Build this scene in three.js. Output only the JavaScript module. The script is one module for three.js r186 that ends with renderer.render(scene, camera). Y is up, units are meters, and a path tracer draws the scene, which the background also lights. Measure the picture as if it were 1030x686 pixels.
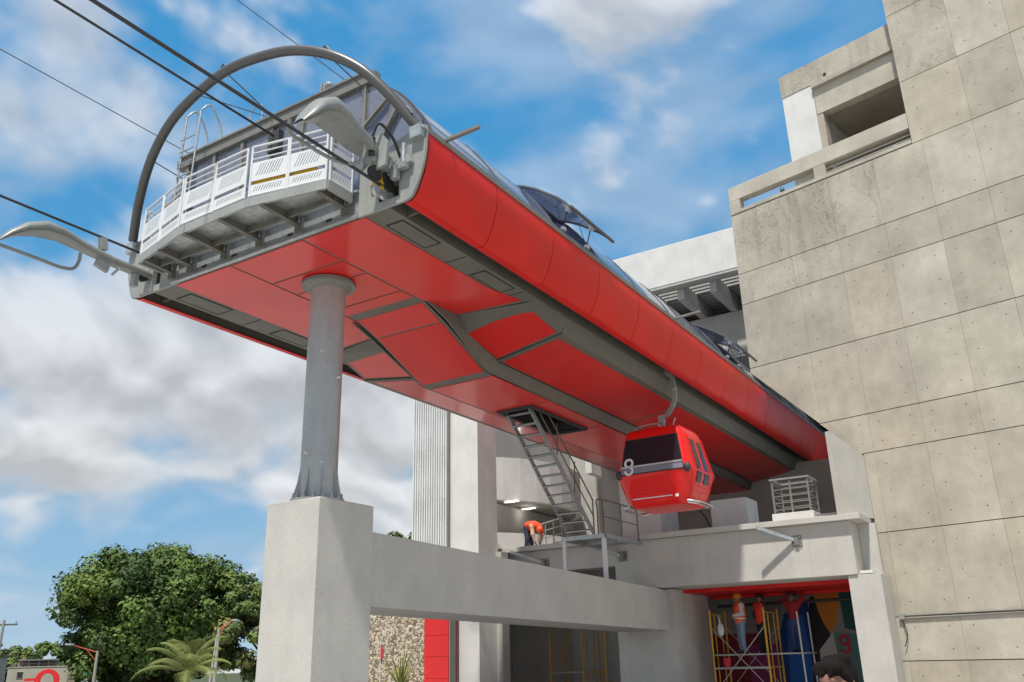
import * as THREE from 'three';
import { mergeGeometries, mergeVertices } from 'three/addons/utils/BufferGeometryUtils.js';
import { MarchingCubes } from 'three/addons/objects/MarchingCubes.js';

// ---------------------------------------------------------------- camera, sky, sun, exposure
const scene = new THREE.Scene();
const camera = new THREE.PerspectiveCamera(42.73, 1024 / 682, 0.1, 2000);
camera.position.set(0, 1.7, 0);
camera.up.set(0.20317, 0.93867, 0.2786);
camera.lookAt(-0.4967 * 10, 1.7 + 0.344 * 10, -0.7969 * 10);
const renderer = new THREE.WebGLRenderer({ antialias: true });
renderer.toneMapping = THREE.LinearToneMapping;
renderer.toneMappingExposure = 1.62;
renderer.shadowMap.enabled = true;

const SUN_DIR = new THREE.Vector3(0.12, 0.90, 0.44).normalize();
const sun = new THREE.DirectionalLight(new THREE.Color(1.0, 0.955, 0.88), 3.0);
sun.position.copy(SUN_DIR).multiplyScalar(120).add(new THREE.Vector3(-11, 5, -22));
sun.target.position.set(-11, 5, -22);
sun.castShadow = true;
sun.shadow.radius = 4;
sun.shadow.mapSize.set(4096, 4096);
Object.assign(sun.shadow.camera, { left: -60, right: 60, top: 60, bottom: -60, near: 1, far: 300 });
scene.add(sun, sun.target);

// ---------------------------------------------------------------- random numbers and noise
function rng(seed) { let a = seed >>> 0; return () => { a = (a + 0x6D2B79F5) | 0; let t = Math.imul(a ^ (a >>> 15), 1 | a); t = (t + Math.imul(t ^ (t >>> 7), 61 | t)) ^ t; return ((t ^ (t >>> 14)) >>> 0) / 4294967296; }; }
const PERM = new Float32Array(4096); { const r = rng(77); for (let i = 0; i < 4096; i++) PERM[i] = r(); }
const hsh = (x, y, s) => PERM[(Math.imul(x, 374761393) + Math.imul(y, 668265263) + Math.imul(s, 1274126177) >>> 7) & 4095];
function vnoise(x, y, p, s = 0) {
  let xi = Math.floor(x), yi = Math.floor(y); const fx = x - xi, fy = y - yi;
  const u = fx * fx * (3 - 2 * fx), v = fy * fy * (3 - 2 * fy);
  const w = (k) => p ? ((k % p) + p) % p : k;
  const x0 = w(xi), x1 = w(xi + 1), y0 = w(yi), y1 = w(yi + 1);
  const a = hsh(x0, y0, s), b = hsh(x1, y0, s), c = hsh(x0, y1, s), d = hsh(x1, y1, s);
  return a + (b - a) * u + (c - a) * v + (a - b - c + d) * u * v;
}
function fbm(x, y, oct, p, s = 0) { let t = 0, a = 0.5, n = 0; for (let i = 0; i < oct; i++) { t += a * vnoise(x, y, p, s + i); n += a; a *= 0.5; x *= 2; y *= 2; if (p) p *= 2; } return t / n; }
const clamp = (x, a = 0, b = 1) => Math.min(b, Math.max(a, x));
const smooth = (a, b, x) => { const t = clamp((x - a) / (b - a)); return t * t * (3 - 2 * t); };

// ---------------------------------------------------------------- the sky: air and clouds
{
  const W = 2048, Hh = 1024, data = new Float32Array(W * Hh * 4);
  const banks = [ // [azimuth, elevation, width, height, amount]: the larger cloud banks and clearings seen from the square
    [-53, 18, 11, 3.8, 0.19], [-59, 10, 13, 3.2, 0.20], [-45, 10, 8, 6, 0.18], [-39, 14, 7, 6, 0.17], [-55, 13.5, 9, 3, 0.12], [-64, 5, 8, 2.2, 0.08], [-20.5, 34, 7.5, 6, 0.19], [-35, 38, 7, 4.5, 0.13], [-55, 39, 12, 5, 0.07],
    [-64, 26, 8, 3.5, -0.05], [-66, 14, 6, 2, -0.06], [-8, 33, 5, 12, -0.2], [-27, 26, 5, 3, -0.05], [-12, 42, 8, 4, -0.12], [-27.5, 36, 3, 4, -0.06]];
  for (let j = 0; j < Hh; j++) {
    const el = ((j + 0.5) / Hh - 0.5) * Math.PI, sy = Math.sin(el), cy = Math.cos(el), eld = el * 57.2958;
    for (let i = 0; i < W; i++) {
      const ph = ((i + 0.5) / W - 0.5) * Math.PI * 2, x = Math.cos(ph) * cy, z = Math.sin(ph) * cy;
      const o = (j * W + i) * 4;
      const h = Math.max(0, sy), t = Math.pow(1 - h, 2.6);
      let r = 0.034 + 0.24 * Math.pow(t, 1.8), g = 0.185 + 0.19 * Math.pow(t, 1.4), b = 0.385 + 0.08 * t;
      if (sy > -0.02) {
        const az = Math.atan2(x, -z) * 57.2958;
        let cov = -0.03 + 0.15 * Math.max(smooth(5, 40, az), smooth(-80, -110, az), smooth(45, 62, eld));   // extra cloud added outside the view to raise the ambient light
        for (const [a0, e0, wa, we, k] of banks) { let da = az - a0; if (da > 180) da -= 360; if (da < -180) da += 360; const q = (da / wa) ** 2 + ((eld - e0) / we) ** 2; if (q < 9) cov += k * Math.exp(-q); }
        const k = 1 / (h + 0.16), px = x * k, pz = z * k;
        const wx = fbm(px * 1.3 + 9, pz * 1.3 + 3, 3, 0, 20) - 0.5, wz = fbm(px * 1.3 + 31, pz * 1.3 + 17, 3, 0, 30) - 0.5;
        const low = smooth(60, 44, eld), near = smooth(26, 12, eld), ca = az * Math.max(0.5, cy) / 8.5 + 60, ce = eld / 6.6 + 7;   // high cloud lies in a flat layer, low cumulus stands upright
        const den = (ox, oz, dn) => { const hi = low < 1 ? fbm((px + ox) * 2.3 + wx * 1.2 + 40, (pz + oz) * 2.3 + wz * 1.2 + 11, 6, 0, 1) : 0; const lo = low > 0 ? fbm(ca + wx * 1.1, ce + dn + wz * 1.1, 7, 0, 8) : 0; return hi + (lo - hi) * low; };
        const d = den(0, 0, 0), d2 = den(SUN_DIR.x * 0.13, SUN_DIR.z * 0.13, 0.22);
        const c = smooth(0.45, 0.67, d + cov), thick = smooth(0.54, 0.78, d + cov);
        const lit = clamp(0.5 + (d - d2) * 4);
        const fine = fbm(px * 9, pz * 9, 4, 0, 50) - 0.5;
        const veil = smooth(0.36, 0.74, fbm(ca * 0.8 + wx * 1.4 + 5, ce * 1.1 - ca * 0.35 + wz * 1.4, 6, 0, 60)) * (0.34 + 0.36 * smooth(-30, -58, az) * smooth(12, 28, eld));
        const v = 0.385 + 0.15 * lit - 0.05 * thick * (1 - lit) + fine * 0.05 - 0.01 * near;
        const a = Math.max(c * (0.60 + 0.26 * thick + 0.12 * near), veil);
        r += (v * 0.965 - r) * a; g += (v * 0.985 - g) * a; b += (v * 1.02 - b) * a;
      } else { const q = smooth(-0.02, -0.15, sy); r += (0.22 - r) * q; g += (0.21 - g) * q; b += (0.20 - b) * q; }
      data[o] = r; data[o + 1] = g; data[o + 2] = b; data[o + 3] = 1;
    }
  }
  const sky = new THREE.DataTexture(data, W, Hh, THREE.RGBAFormat, THREE.FloatType);
  sky.mapping = THREE.EquirectangularReflectionMapping; sky.magFilter = THREE.LinearFilter; sky.minFilter = THREE.LinearFilter; sky.needsUpdate = true;
  scene.background = sky; scene.environment = sky;
}

// ---------------------------------------------------------------- textures (what the surfaces are made of)
function tex(n, size, fn, { srgb = true } = {}) {
  const d = new Uint8Array(n * n * 4);
  for (let j = 0; j < n; j++) for (let i = 0; i < n; i++) { const c = fn(i / n, j / n), o = (j * n + i) * 4; d[o] = clamp(c[0]) * 255; d[o + 1] = clamp(c[1]) * 255; d[o + 2] = clamp(c[2]) * 255; d[o + 3] = 255; }
  const t = new THREE.DataTexture(d, n, n); t.wrapS = t.wrapT = THREE.RepeatWrapping; t.magFilter = THREE.LinearFilter; t.minFilter = THREE.LinearMipmapLinearFilter; t.generateMipmaps = true;
  if (srgb) t.colorSpace = THREE.SRGBColorSpace; t.repeat.set(1 / size, 1 / size); t.needsUpdate = true; return t;
}
const grey = (v) => [v, v, v];
const T = {
  concrete: tex(512, 3.7, (x, y) => { const big = fbm(x * 4, y * 4, 4, 4, 3), mid = fbm(x * 17, y * 17, 3, 17, 9), pore = vnoise(x * 170, y * 170, 170, 5); const str = fbm(x * 22, y * 3, 3, 1e9, 14); let v = 0.84 + (big - 0.5) * 0.15 + (mid - 0.5) * 0.07 + (str - 0.5) * 0.05 - (pore > 0.93 ? 0.12 : 0); return [v * 1.0, v * 0.985, v * 0.95]; }),
  stained: tex(512, 6.1, (x, y) => { const wx = fbm(x * 7, y * 7, 3, 7, 151) - 0.5, wy = fbm(x * 7, y * 7, 3, 7, 161) - 0.5, u = x + wx * 0.09, w = y + wy * 0.09; const big = fbm(u * 6, w * 6, 4, 0, 13), fine = fbm(u * 150, w * 120, 3, 0, 23), patch = smooth(0.46, 0.66, fbm(u * 9, w * 6, 3, 0, 19)); let v = 0.85 + (big - 0.5) * 0.20 + (fine - 0.5) * 0.10; v -= 0.13 * patch * smooth(0.50, 0.70, fine); const st = smooth(0.52, 0.72, fbm(u * 46, w * 1.6, 3, 0, 41)); v -= 0.05 * st; return [v, v * 0.985, v * 0.955]; }),
  plaster: tex(512, 2.9, (x, y) => { const big = fbm(x * 5, y * 5, 5, 5, 61), fine = vnoise(x * 128, y * 128, 128, 66), st = fbm(x * 26, y * 2, 3, 1e9, 63); const v = 0.90 + (big - 0.5) * 0.09 + (fine - 0.5) * 0.04 - 0.015 * smooth(0.55, 0.75, st); return [v, v * 0.995, v * 0.98]; }),
  galv: tex(256, 0.9, (x, y) => { const a = fbm(x * 14, y * 14, 4, 14, 71), b = vnoise(x * 44, y * 44, 44, 75); const v = 0.84 + (a - 0.5) * 0.20 + (b - 0.5) * 0.08; return [v * 0.99, v, v]; }),
  steelPaint: tex(256, 1.7, (x, y) => { const a = fbm(x * 8, y * 3, 4, 1e9, 81), b = fbm(x * 30, y * 30, 2, 30, 85); const v = 0.90 + (a - 0.5) * 0.12 + (b - 0.5) * 0.05; return [v, v, v * 0.99]; }),
  dirt: tex(256, 5.3, (x, y) => grey(0.93 + (fbm(x * 6, y * 6, 5, 6, 91) - 0.5) * 0.10)),
  rough: tex(256, 2.1, (x, y) => grey(0.5 + (fbm(x * 9, y * 9, 5, 9, 95) - 0.5) * 0.7), { srgb: false }),
  bump: tex(256, 0.8, (x, y) => grey(fbm(x * 22, y * 22, 4, 22, 99)), { srgb: false }),
  bark: tex(256, 1.1, (x, y) => { const v = 0.7 + (fbm(x * 20, y * 4, 4, 1e9, 101) - 0.5) * 0.7; return [v, v * 0.95, v * 0.88]; }),
  strand: tex(256, 0.12, (x, y) => grey(fbm(x * 40, y * 5, 3, 0, 131)), { srgb: false }),
  paving: tex(512, 9, (x, y) => grey(0.85 + (fbm(x * 8, y * 8, 6, 8, 105) - 0.5) * 0.35)),
};
const lin = (r, g, b) => new THREE.Color().setRGB(r, g ?? r, b ?? r);
const std = (c, o = {}) => new THREE.MeshStandardMaterial({ color: c, roughness: 0.8, metalness: 0, side: THREE.DoubleSide, ...o });
const phy = (c, o = {}) => new THREE.MeshPhysicalMaterial({ color: c, roughness: 0.5, metalness: 0, side: THREE.DoubleSide, ...o });
const M = {
  red: phy(lin(0.74, 0.016, 0.010), { roughness: 0.45, specularIntensity: 0.5, clearcoat: 0.12, clearcoatRoughness: 0.2, map: T.dirt }),
  redB: phy(lin(0.72, 0.015, 0.010), { roughness: 0.48, specularIntensity: 0.5, clearcoat: 0.12, clearcoatRoughness: 0.22, map: T.dirt }),
  soffit: phy(lin(0.74, 0.016, 0.010), { roughness: 0.45, specularIntensity: 0.5, clearcoat: 0.55, clearcoatRoughness: 0.16, map: T.dirt }),
  soffitB: phy(lin(0.72, 0.015, 0.010), { roughness: 0.48, specularIntensity: 0.5, clearcoat: 0.5, clearcoatRoughness: 0.2, map: T.dirt }),
  cabinRed: phy(lin(0.76, 0.008, 0.005), { roughness: 0.35, specularIntensity: 0.5, clearcoat: 0.5, clearcoatRoughness: 0.06 }),
  tileRed: phy(lin(0.62, 0.008, 0.006), { roughness: 0.35, clearcoat: 0.3, clearcoatRoughness: 0.08 }),
  band: std(lin(0.165, 0.155, 0.130), { roughness: 0.55, map: T.steelPaint }),
  seam: std(lin(0.02), { roughness: 0.8 }),
  trim: std(lin(0.24, 0.235, 0.215), { roughness: 0.45, map: T.steelPaint }),
  plate: std(lin(0.37, 0.38, 0.37), { roughness: 0.5, map: T.steelPaint }),
  galv: std(lin(0.62, 0.64, 0.64), { roughness: 0.42, metalness: 0.55, map: T.galv }),
  column: std(lin(0.50, 0.505, 0.50), { roughness: 0.42, metalness: 0.35, map: T.steelPaint }),
  white: std(lin(0.66, 0.67, 0.67), { roughness: 0.45 }),
  arm: std(lin(0.29, 0.30, 0.285), { roughness: 0.38, map: T.steelPaint }),
  arch: std(lin(0.115, 0.11, 0.105), { roughness: 0.33, metalness: 0.35 }),
  dark: std(lin(0.04, 0.04, 0.042), { roughness: 0.6 }),
  rubber: std(lin(0.025), { roughness: 0.75 }),
  rope: std(lin(0.05, 0.05, 0.052), { roughness: 0.6, metalness: 0.4 }),
  yellow: std(lin(0.62, 0.36, 0.02), { roughness: 0.5 }),
  chrome: std(lin(0.7), { roughness: 0.22, metalness: 0.9 }),
  glass: phy(lin(0.56, 0.59, 0.68), { roughness: 0.04, transmission: 0.75, thickness: 0, ior: 1.5 }),
  glassRoof: phy(lin(0.34, 0.38, 0.50), { roughness: 0.04, transmission: 0.7, thickness: 0, ior: 1.5 }),
  glassDark: phy(lin(0.03, 0.022, 0.03), { roughness: 0.08, transmission: 0.2, thickness: 0, specularIntensity: 0.6 }),
  mullion: std(lin(0.10, 0.10, 0.11), { roughness: 0.4 }),
  paintGrey: std(lin(0.62, 0.60, 0.565), { roughness: 0.85, map: T.plaster, bumpMap: T.bump, bumpScale: 0.002 }),
  paintWhite: std(lin(0.80, 0.80, 0.79), { roughness: 0.8, map: T.plaster }),
  ribWhite: std(lin(0.82, 0.83, 0.83), { roughness: 0.5, map: T.steelPaint }),
  midWall: std(lin(0.56, 0.545, 0.52), { roughness: 0.85, map: T.plaster }),
  lampTube: new THREE.MeshStandardMaterial({ color: lin(0.9), emissive: lin(1, 0.97, 0.9), emissiveIntensity: 0.75 }),
  concrete: ['#fffdf8', '#f6f3ec', '#fbf9f2', '#eeebe4', '#f9f4ea'].map((c) => std(lin(0.68, 0.655, 0.615).multiply(new THREE.Color(c)), { roughness: 0.88, map: T.concrete, bumpMap: T.bump, bumpScale: 0.003 })),
  stained: ['#f6f3ec', '#eeeae2'].map((c) => std(lin(0.66, 0.635, 0.595).multiply(new THREE.Color(c)), { roughness: 0.9, map: T.stained, bumpMap: T.bump, bumpScale: 0.004 })),
  joint: std(lin(0.13, 0.12, 0.105), { roughness: 0.95 }),
  scafYellow: std(lin(0.72, 0.40, 0.03), { roughness: 0.5, map: T.steelPaint }),
  scafGrey: std(lin(0.5), { roughness: 0.4, metalness: 0.6 }),
  plank: std(lin(0.52, 0.52, 0.50), { roughness: 0.7, map: T.galv }),
  stone: [[0.62, 0.55, 0.44], [0.50, 0.43, 0.33], [0.70, 0.64, 0.54], [0.40, 0.34, 0.27], [0.56, 0.52, 0.46]].map((c) => std(lin(...c), { roughness: 0.95, map: T.concrete })),
  mortar: std(lin(0.26, 0.22, 0.17), { roughness: 0.95, map: T.concrete }),
  ground: std(lin(0.62, 0.60, 0.56), { roughness: 0.95, map: T.paving }),
  asphalt: std(lin(0.06, 0.06, 0.062), { roughness: 0.95, map: T.paving }),
  bark: std(lin(0.16, 0.12, 0.085), { roughness: 0.95, map: T.bark }),
  leaf: std(lin(0.9), { vertexColors: true, roughness: 0.75 }),
};

// ---------------------------------------------------------------- modelling helpers
const V = (x, y, z) => new THREE.Vector3(x, y, z);
const used = {};
const numbered = (n) => { const k = used[n] = (used[n] ?? -1) + 1; return k ? `${n}_${String(k).padStart(3, '0')}` : n; };
function metreUV(g) {
  g = g.index ? g.toNonIndexed() : g; if (!g.attributes.normal) g.computeVertexNormals();
  const p = g.attributes.position, uv = new Float32Array(p.count * 2), a = V(), b = V(), c = V(), n = V();
  for (let i = 0; i < p.count; i += 3) {
    a.fromBufferAttribute(p, i); b.fromBufferAttribute(p, i + 1); c.fromBufferAttribute(p, i + 2);
    n.subVectors(b, a).cross(V().subVectors(c, a)); const x = Math.abs(n.x), y = Math.abs(n.y), z = Math.abs(n.z);
    for (let k = 0; k < 3; k++) { const q = [a, b, c][k]; let u, v; if (y >= x && y >= z) { u = q.x; v = q.z; } else if (x >= z) { u = q.z; v = q.y; } else { u = q.x; v = q.y; } uv[(i + k) * 2] = u; uv[(i + k) * 2 + 1] = v; }
  }
  g.setAttribute('uv', new THREE.BufferAttribute(uv, 2));
  for (const k of Object.keys(g.attributes)) if (!['position', 'normal', 'uv', 'color'].includes(k)) g.deleteAttribute(k);
  return g;
}
function mesh(name, geos, mat, parent) {
  const list = (Array.isArray(geos) ? geos : [geos]).map(metreUV);
  const m = new THREE.Mesh(list.length > 1 ? mergeGeometries(list) : list[0], mat);
  m.name = parent ? name : numbered(name); m.castShadow = m.receiveShadow = true; (parent ?? scene).add(m); return m;
}
function tag(o, label, category, group) { o.userData.label = label; o.userData.category = category; if (group) o.userData.group = group; return o; }
function thing(name, label, category, group) { const g = new THREE.Group(); g.name = numbered(name); scene.add(g); return tag(g, label, category, group); }
function settle(g, x, y, z) { g.position.set(x, y, z); for (const c of g.children) c.position.sub(g.position); return g; }   // the group's origin moves to the thing's base
function structure(name, geos, mat) { const m = mesh(name, geos, mat); m.userData.kind = 'structure'; return m; }
const box = (x0, x1, y0, y1, z0, z1) => new THREE.BoxGeometry(Math.abs(x1 - x0), Math.abs(y1 - y0), Math.abs(z1 - z0)).translate((x0 + x1) / 2, (y0 + y1) / 2, (z0 + z1) / 2);
function chamferBox(x0, x1, y0, y1, z0, z1, c = 0.02) {   // a box with chamfered vertical and top edges
  const s = new THREE.Shape(); const X0 = Math.min(x0, x1), X1 = Math.max(x0, x1), Z0 = Math.min(z0, z1), Z1 = Math.max(z0, z1);
  s.moveTo(X0 + c, Z0 + c); s.lineTo(X1 - c, Z0 + c); s.lineTo(X1 - c, Z1 - c); s.lineTo(X0 + c, Z1 - c); s.closePath();
  const g = new THREE.ExtrudeGeometry(s, { depth: Math.abs(y1 - y0) - 2 * c, bevelEnabled: true, bevelThickness: c, bevelSize: c, bevelSegments: 2 });
  g.rotateX(Math.PI / 2); g.translate(0, Math.max(y0, y1) - c, 0); return g;
}
function rod(a, b, r, seg = 8, r2 = r) {
  const d = V().subVectors(b, a), g = new THREE.CylinderGeometry(r2, r, d.length(), seg); g.translate(0, d.length() / 2, 0);
  g.applyQuaternion(new THREE.Quaternion().setFromUnitVectors(V(0, 1, 0), d.clone().normalize())); return g.translate(a.x, a.y, a.z);
}
function bar(a, b, w, h, up = V(0, 1, 0)) {   // a box beam from a to b, w wide, h high
  const z = V().subVectors(b, a), L = z.length(); z.normalize(); const x = V().crossVectors(up, z).normalize(), y = V().crossVectors(z, x);
  return new THREE.BoxGeometry(w, h, L).applyMatrix4(new THREE.Matrix4().makeBasis(x, y, z)).translate((a.x + b.x) / 2, (a.y + b.y) / 2, (a.z + b.z) / 2);
}
const tube = (pts, r, n = 24, seg = 8) => new THREE.TubeGeometry(new THREE.CatmullRomCurve3(pts, false, 'centripetal'), n, r, seg, false);
function prism(pts, th, lift = 0) {   // a flat polygon in space given thickness th along minus its normal
  const n = V(); for (let i = 0; i < pts.length; i++) { const a = pts[i], b = pts[(i + 1) % pts.length]; n.x += (a.y - b.y) * (a.z + b.z); n.y += (a.z - b.z) * (a.x + b.x); n.z += (a.x - b.x) * (a.y + b.y); } n.normalize();
  const f = pts.map((p) => p.clone().addScaledVector(n, lift)), k = f.map((p) => p.clone().addScaledVector(n, -th)), pos = [];
  const tri = (a, b, c) => pos.push(a.x, a.y, a.z, b.x, b.y, b.z, c.x, c.y, c.z);
  for (let i = 1; i < f.length - 1; i++) { tri(f[0], f[i], f[i + 1]); tri(k[0], k[i + 1], k[i]); }
  for (let i = 0; i < f.length; i++) { const j = (i + 1) % f.length; tri(f[i], k[i], k[j]); tri(f[i], k[j], f[j]); }
  const g = new THREE.BufferGeometry(); g.setAttribute('position', new THREE.Float32BufferAttribute(pos, 3)); g.computeVertexNormals(); return g;
}
function inset(pts, d) {   // shrink a convex polygon towards its middle by about d
  const c = V(); pts.forEach((p) => c.add(p)); c.divideScalar(pts.length);
  return pts.map((p, i) => { const a = pts[(i + pts.length - 1) % pts.length], b = pts[(i + 1) % pts.length]; const u = V().subVectors(a, p).normalize(), v = V().subVectors(b, p).normalize(); const s = Math.max(0.3, Math.sqrt(Math.max(0, 1 - u.dot(v) ** 2))); return p.clone().addScaledVector(u.add(v), d / s); });
}
function sweep(prof, z0, z1, th) {   // a curved sheet: profile [x, y] run along z, with thickness
  const n = prof.length, nor = prof.map((p, i) => { const a = prof[Math.max(0, i - 1)], b = prof[Math.min(n - 1, i + 1)]; const dx = b[0] - a[0], dy = b[1] - a[1], l = Math.hypot(dx, dy); return [dy / l, -dx / l]; });
  const sheet = (off, flip) => { const pos = [], idx = []; for (let i = 0; i < n; i++) for (const z of [z0, z1]) pos.push(prof[i][0] + nor[i][0] * off, prof[i][1] + nor[i][1] * off, z); for (let i = 0; i < n - 1; i++) { const a = i * 2, q = flip ? [a, a + 2, a + 1, a + 1, a + 2, a + 3] : [a, a + 1, a + 2, a + 1, a + 3, a + 2]; idx.push(...q); } const g = new THREE.BufferGeometry(); g.setAttribute('position', new THREE.Float32BufferAttribute(pos, 3)); g.setIndex(idx); g.computeVertexNormals(); return g.toNonIndexed(); };
  const pos = [], q = (a, b, c, d) => pos.push(...a, ...b, ...c, ...a, ...c, ...d), at = (i, off, z) => [prof[i][0] + nor[i][0] * off, prof[i][1] + nor[i][1] * off, z];
  for (const z of [z0, z1]) for (let i = 0; i < n - 1; i++) q(at(i, 0, z), at(i + 1, 0, z), at(i + 1, -th, z), at(i, -th, z));
  for (const i of [0, n - 1]) q(at(i, 0, z0), at(i, 0, z1), at(i, -th, z1), at(i, -th, z0));
  const e = new THREE.BufferGeometry(); e.setAttribute('position', new THREE.Float32BufferAttribute(pos, 3)); e.computeVertexNormals();
  return mergeGeometries([sheet(0, false), sheet(-th, true), e]);
}
const extrudeXY = (pts, z0, z1, holes = []) => { const s = new THREE.Shape(pts.map((p) => new THREE.Vector2(...p))); for (const h of holes) s.holes.push(new THREE.Path(h.map((p) => new THREE.Vector2(...p)))); return new THREE.ExtrudeGeometry(s, { depth: Math.abs(z1 - z0), bevelEnabled: false, curveSegments: 6 }).translate(0, 0, Math.min(z0, z1)); };

// ---------------------------------------------------------------- the setting: ground
structure('ground', new THREE.PlaneGeometry(1400, 1400).rotateX(-Math.PI / 2).translate(0, 0, -100), M.ground);
structure('road', new THREE.PlaneGeometry(260, 9).rotateX(-Math.PI / 2).rotateY(1.02).translate(-62, 0.004, -40), M.asphalt);
structure('lawn', new THREE.PlaneGeometry(200, 240).rotateX(-Math.PI / 2).translate(-175, 0.008, -80), std(lin(0.09, 0.11, 0.04), { roughness: 1, map: T.paving }));
structure('kerb', [bar(V(-62 + 6.2 - 68, 0.06, -40 - 4.6 + 111), V(-62 + 6.2 + 68, 0.06, -40 - 4.6 - 111), 0.25, 0.12)], M.midWall);

// ---------------------------------------------------------------- the cable car station
const ZF = -9.4, ZE = -37, Y0 = 8.5, YL = 7.6;
const mxT = [[-10, -11.8], [-8.6, -13.31], [-8.12, -13.92], [-7.78, -14.36], [-7.34, -14.8]];
const mx = (x) => { let i = 0; while (i < mxT.length - 2 && x > mxT[i + 1][0]) i++; const [a, b] = mxT[i], [c, d] = mxT[i + 1]; return b + (x - a) / (c - a) * (d - b); };
const station = thing('cable_car_station', 'red and grey elevated cable car station with glazed vaulted roof', 'station');
{
  const P = station, back = [], sides = [(x) => x, mx];
  const down = (pts) => { const n = V(); for (let i = 0; i < pts.length; i++) { const a = pts[i], b = pts[(i + 1) % pts.length]; n.y += (a.z - b.z) * (a.x + b.x); } return n.y > 0 ? pts.slice().reverse() : pts; };
  const sheet = (pts) => back.push(prism(down(pts.map((p) => V(...p))), 0.03));
  const alt = [M.soffit, M.soffitB]; let cnt = 0;
  const panel = (pts, gap = 0.02, name = 'soffit_panel') => mesh(name, prism(inset(down(pts.map((p) => V(...p))), gap), 0.012, 0.012), alt[cnt++ % 2], P);
  for (const s of sides) {
    const m = (pts) => pts.map(([x, y, z]) => [s(x), y, z]);
    sheet(m([[-10, Y0, ZF], [-8.12, Y0, ZF], [-8.12, Y0, -14.0], [-9.88, Y0, -13.76], [-10, Y0, -12.6]]));
    panel(m([[-10, Y0, ZF], [-8.6, Y0, ZF], [-8.6, Y0, -12.9], [-8.36, Y0, -13.86], [-9.88, Y0, -13.72], [-9.98, Y0, -12.6]]));
    sheet(m([[-9.88, Y0, -13.76], [-8.34, Y0, -14.02], [-9.95, 8.22, -14.05]]));
    sheet(m([[-9.95, 8.22, -14.05], [-8.34, Y0, -14.02], [-8.25, 8.20, -15.25], [-9.9, 7.93, -15.3]]));
    sheet(m([[-8.34, Y0, -14.0], [-8.12, Y0, -14.0], [-8.12, Y0, -15.25], [-8.25, 8.20, -15.25]]));
    panel(m([[-9.93, 8.215, -14.12], [-8.42, 8.48, -14.12], [-8.32, 8.205, -15.16], [-9.88, 7.935, -15.2]]), 0.015);
    sheet(m([[-9.87, 7.89, -15.25], [-8.25, 8.16, -15.25], [-8.25, 8.16, ZE], [-9.87, 7.89, ZE]]));
    sheet(m([[-8.25, 8.16, -15.25], [-8.12, Y0, -15.25], [-8.12, Y0, ZE], [-8.25, 8.16, ZE]]));
    panel(m([[-9.85, 7.893, -15.36], [-8.39, 8.137, -15.36], [-8.39, 8.137, -21.9], [-9.85, 7.893, -21.9]]), 0.015);
    for (let z = -22; z > -36; z -= 5) panel(m([[-9.85, 7.893, z], [-8.39, 8.137, z], [-8.39, 8.137, z - 4.95], [-9.85, 7.893, z - 4.95]]), 0.015);
    // the step beside the middle strip, where it drops
    const st = [[-12.6, Y0], [-13.76, Y0], [-14.05, 8.22], [-15.3, 7.92], [-15.3, 7.89], [ZE, 7.89], [ZE, YL], [-15.0, YL], [-13.4, 8.28], [-12.72, Y0 - 0.01]];
    const x0 = s(-10) + (s === mx ? 0.01 : -0.01), x1 = s(-9.9), pos = [];
    const rg = new THREE.ExtrudeGeometry(new THREE.Shape(st.map((p) => new THREE.Vector2(...p))), { depth: 0.03, bevelEnabled: false }); rg.rotateY(-Math.PI / 2); rg.translate(x0, 0, 0);
    { const p = rg.attributes.position; for (let i = 0; i < p.count; i++) { const k = clamp((p.getY(i) - YL) / 0.3); p.setX(i, p.getX(i) + (x1 - x0) * k); } rg.computeVertexNormals(); }
    back.push(rg);
    // access plates in the outer grey band and the cross seams of the band
    for (const zc of [-10.35, -12.75]) { const y = zc < -15 ? 8.452 : Y0; mesh('access_plate', prism(down([V(s(-8.5), y, zc + 0.48), V(s(-8.2), y + (zc < -15 ? 0.035 : 0), zc + 0.48), V(s(-8.2), y + (zc < -15 ? 0.035 : 0), zc - 0.48), V(s(-8.5), y, zc - 0.48)]), 0.01, 0.008), M.band, P); mesh('plate_seam', prism(down([V(s(-8.53), y - 0.002, zc + 0.52), V(s(-8.17), y + (zc < -15 ? 0.035 : -0.002), zc + 0.52), V(s(-8.17), y + (zc < -15 ? 0.035 : -0.002), zc - 0.52), V(s(-8.53), y - 0.002, zc - 0.52)]), 0.006, 0.005), M.seam, P); }
    for (const zc of [-11.55, -13.5]) mesh('band_seam', prism(down([V(s(-8.58), Y0, zc), V(s(-8.13), Y0, zc), V(s(-8.13), Y0, zc - 0.03), V(s(-8.58), Y0, zc - 0.03)]), 0.004, 0.003), M.seam, P);
    // the slot the cabins' hangers run through
    mesh('hanger_slot', [box(s(-8.12), s(-8.09), Y0 + 0.001, 8.95, ZF - 0.02, ZE), box(s(-8.12), s(-7.76), 8.92, 8.96, ZF - 0.02, ZE), box(s(-7.80), s(-7.77), Y0 + 0.02, 8.95, ZF - 0.02, ZE)], M.band, P);
    // fascia panels, two metres each, and the trim above them
    const prof = [[-7.80, 8.50], [-7.69, 8.50], [-7.61, 8.535], [-7.54, 8.64], [-7.47, 8.80], [-7.41, 8.95], [-7.37, 9.12], [-7.345, 9.30], [-7.34, 9.45], [-7.36, 9.62]].map(([x, y]) => [s(x), y]);
    let kf = 0; for (let z = ZF - 0.03; z > ZE; z -= 1.98) mesh('fascia_panel', sweep(prof, z - 0.009, z - 1.971, 0.02), [M.red, M.red, M.redB][kf++ % 3], P);
    mesh('fascia_backing', sweep(prof.map(([x, y]) => [x + (s === mx ? 0.05 : -0.05), y + 0.02]), ZF - 0.02, ZE, 0.01), M.seam, P);
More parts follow.
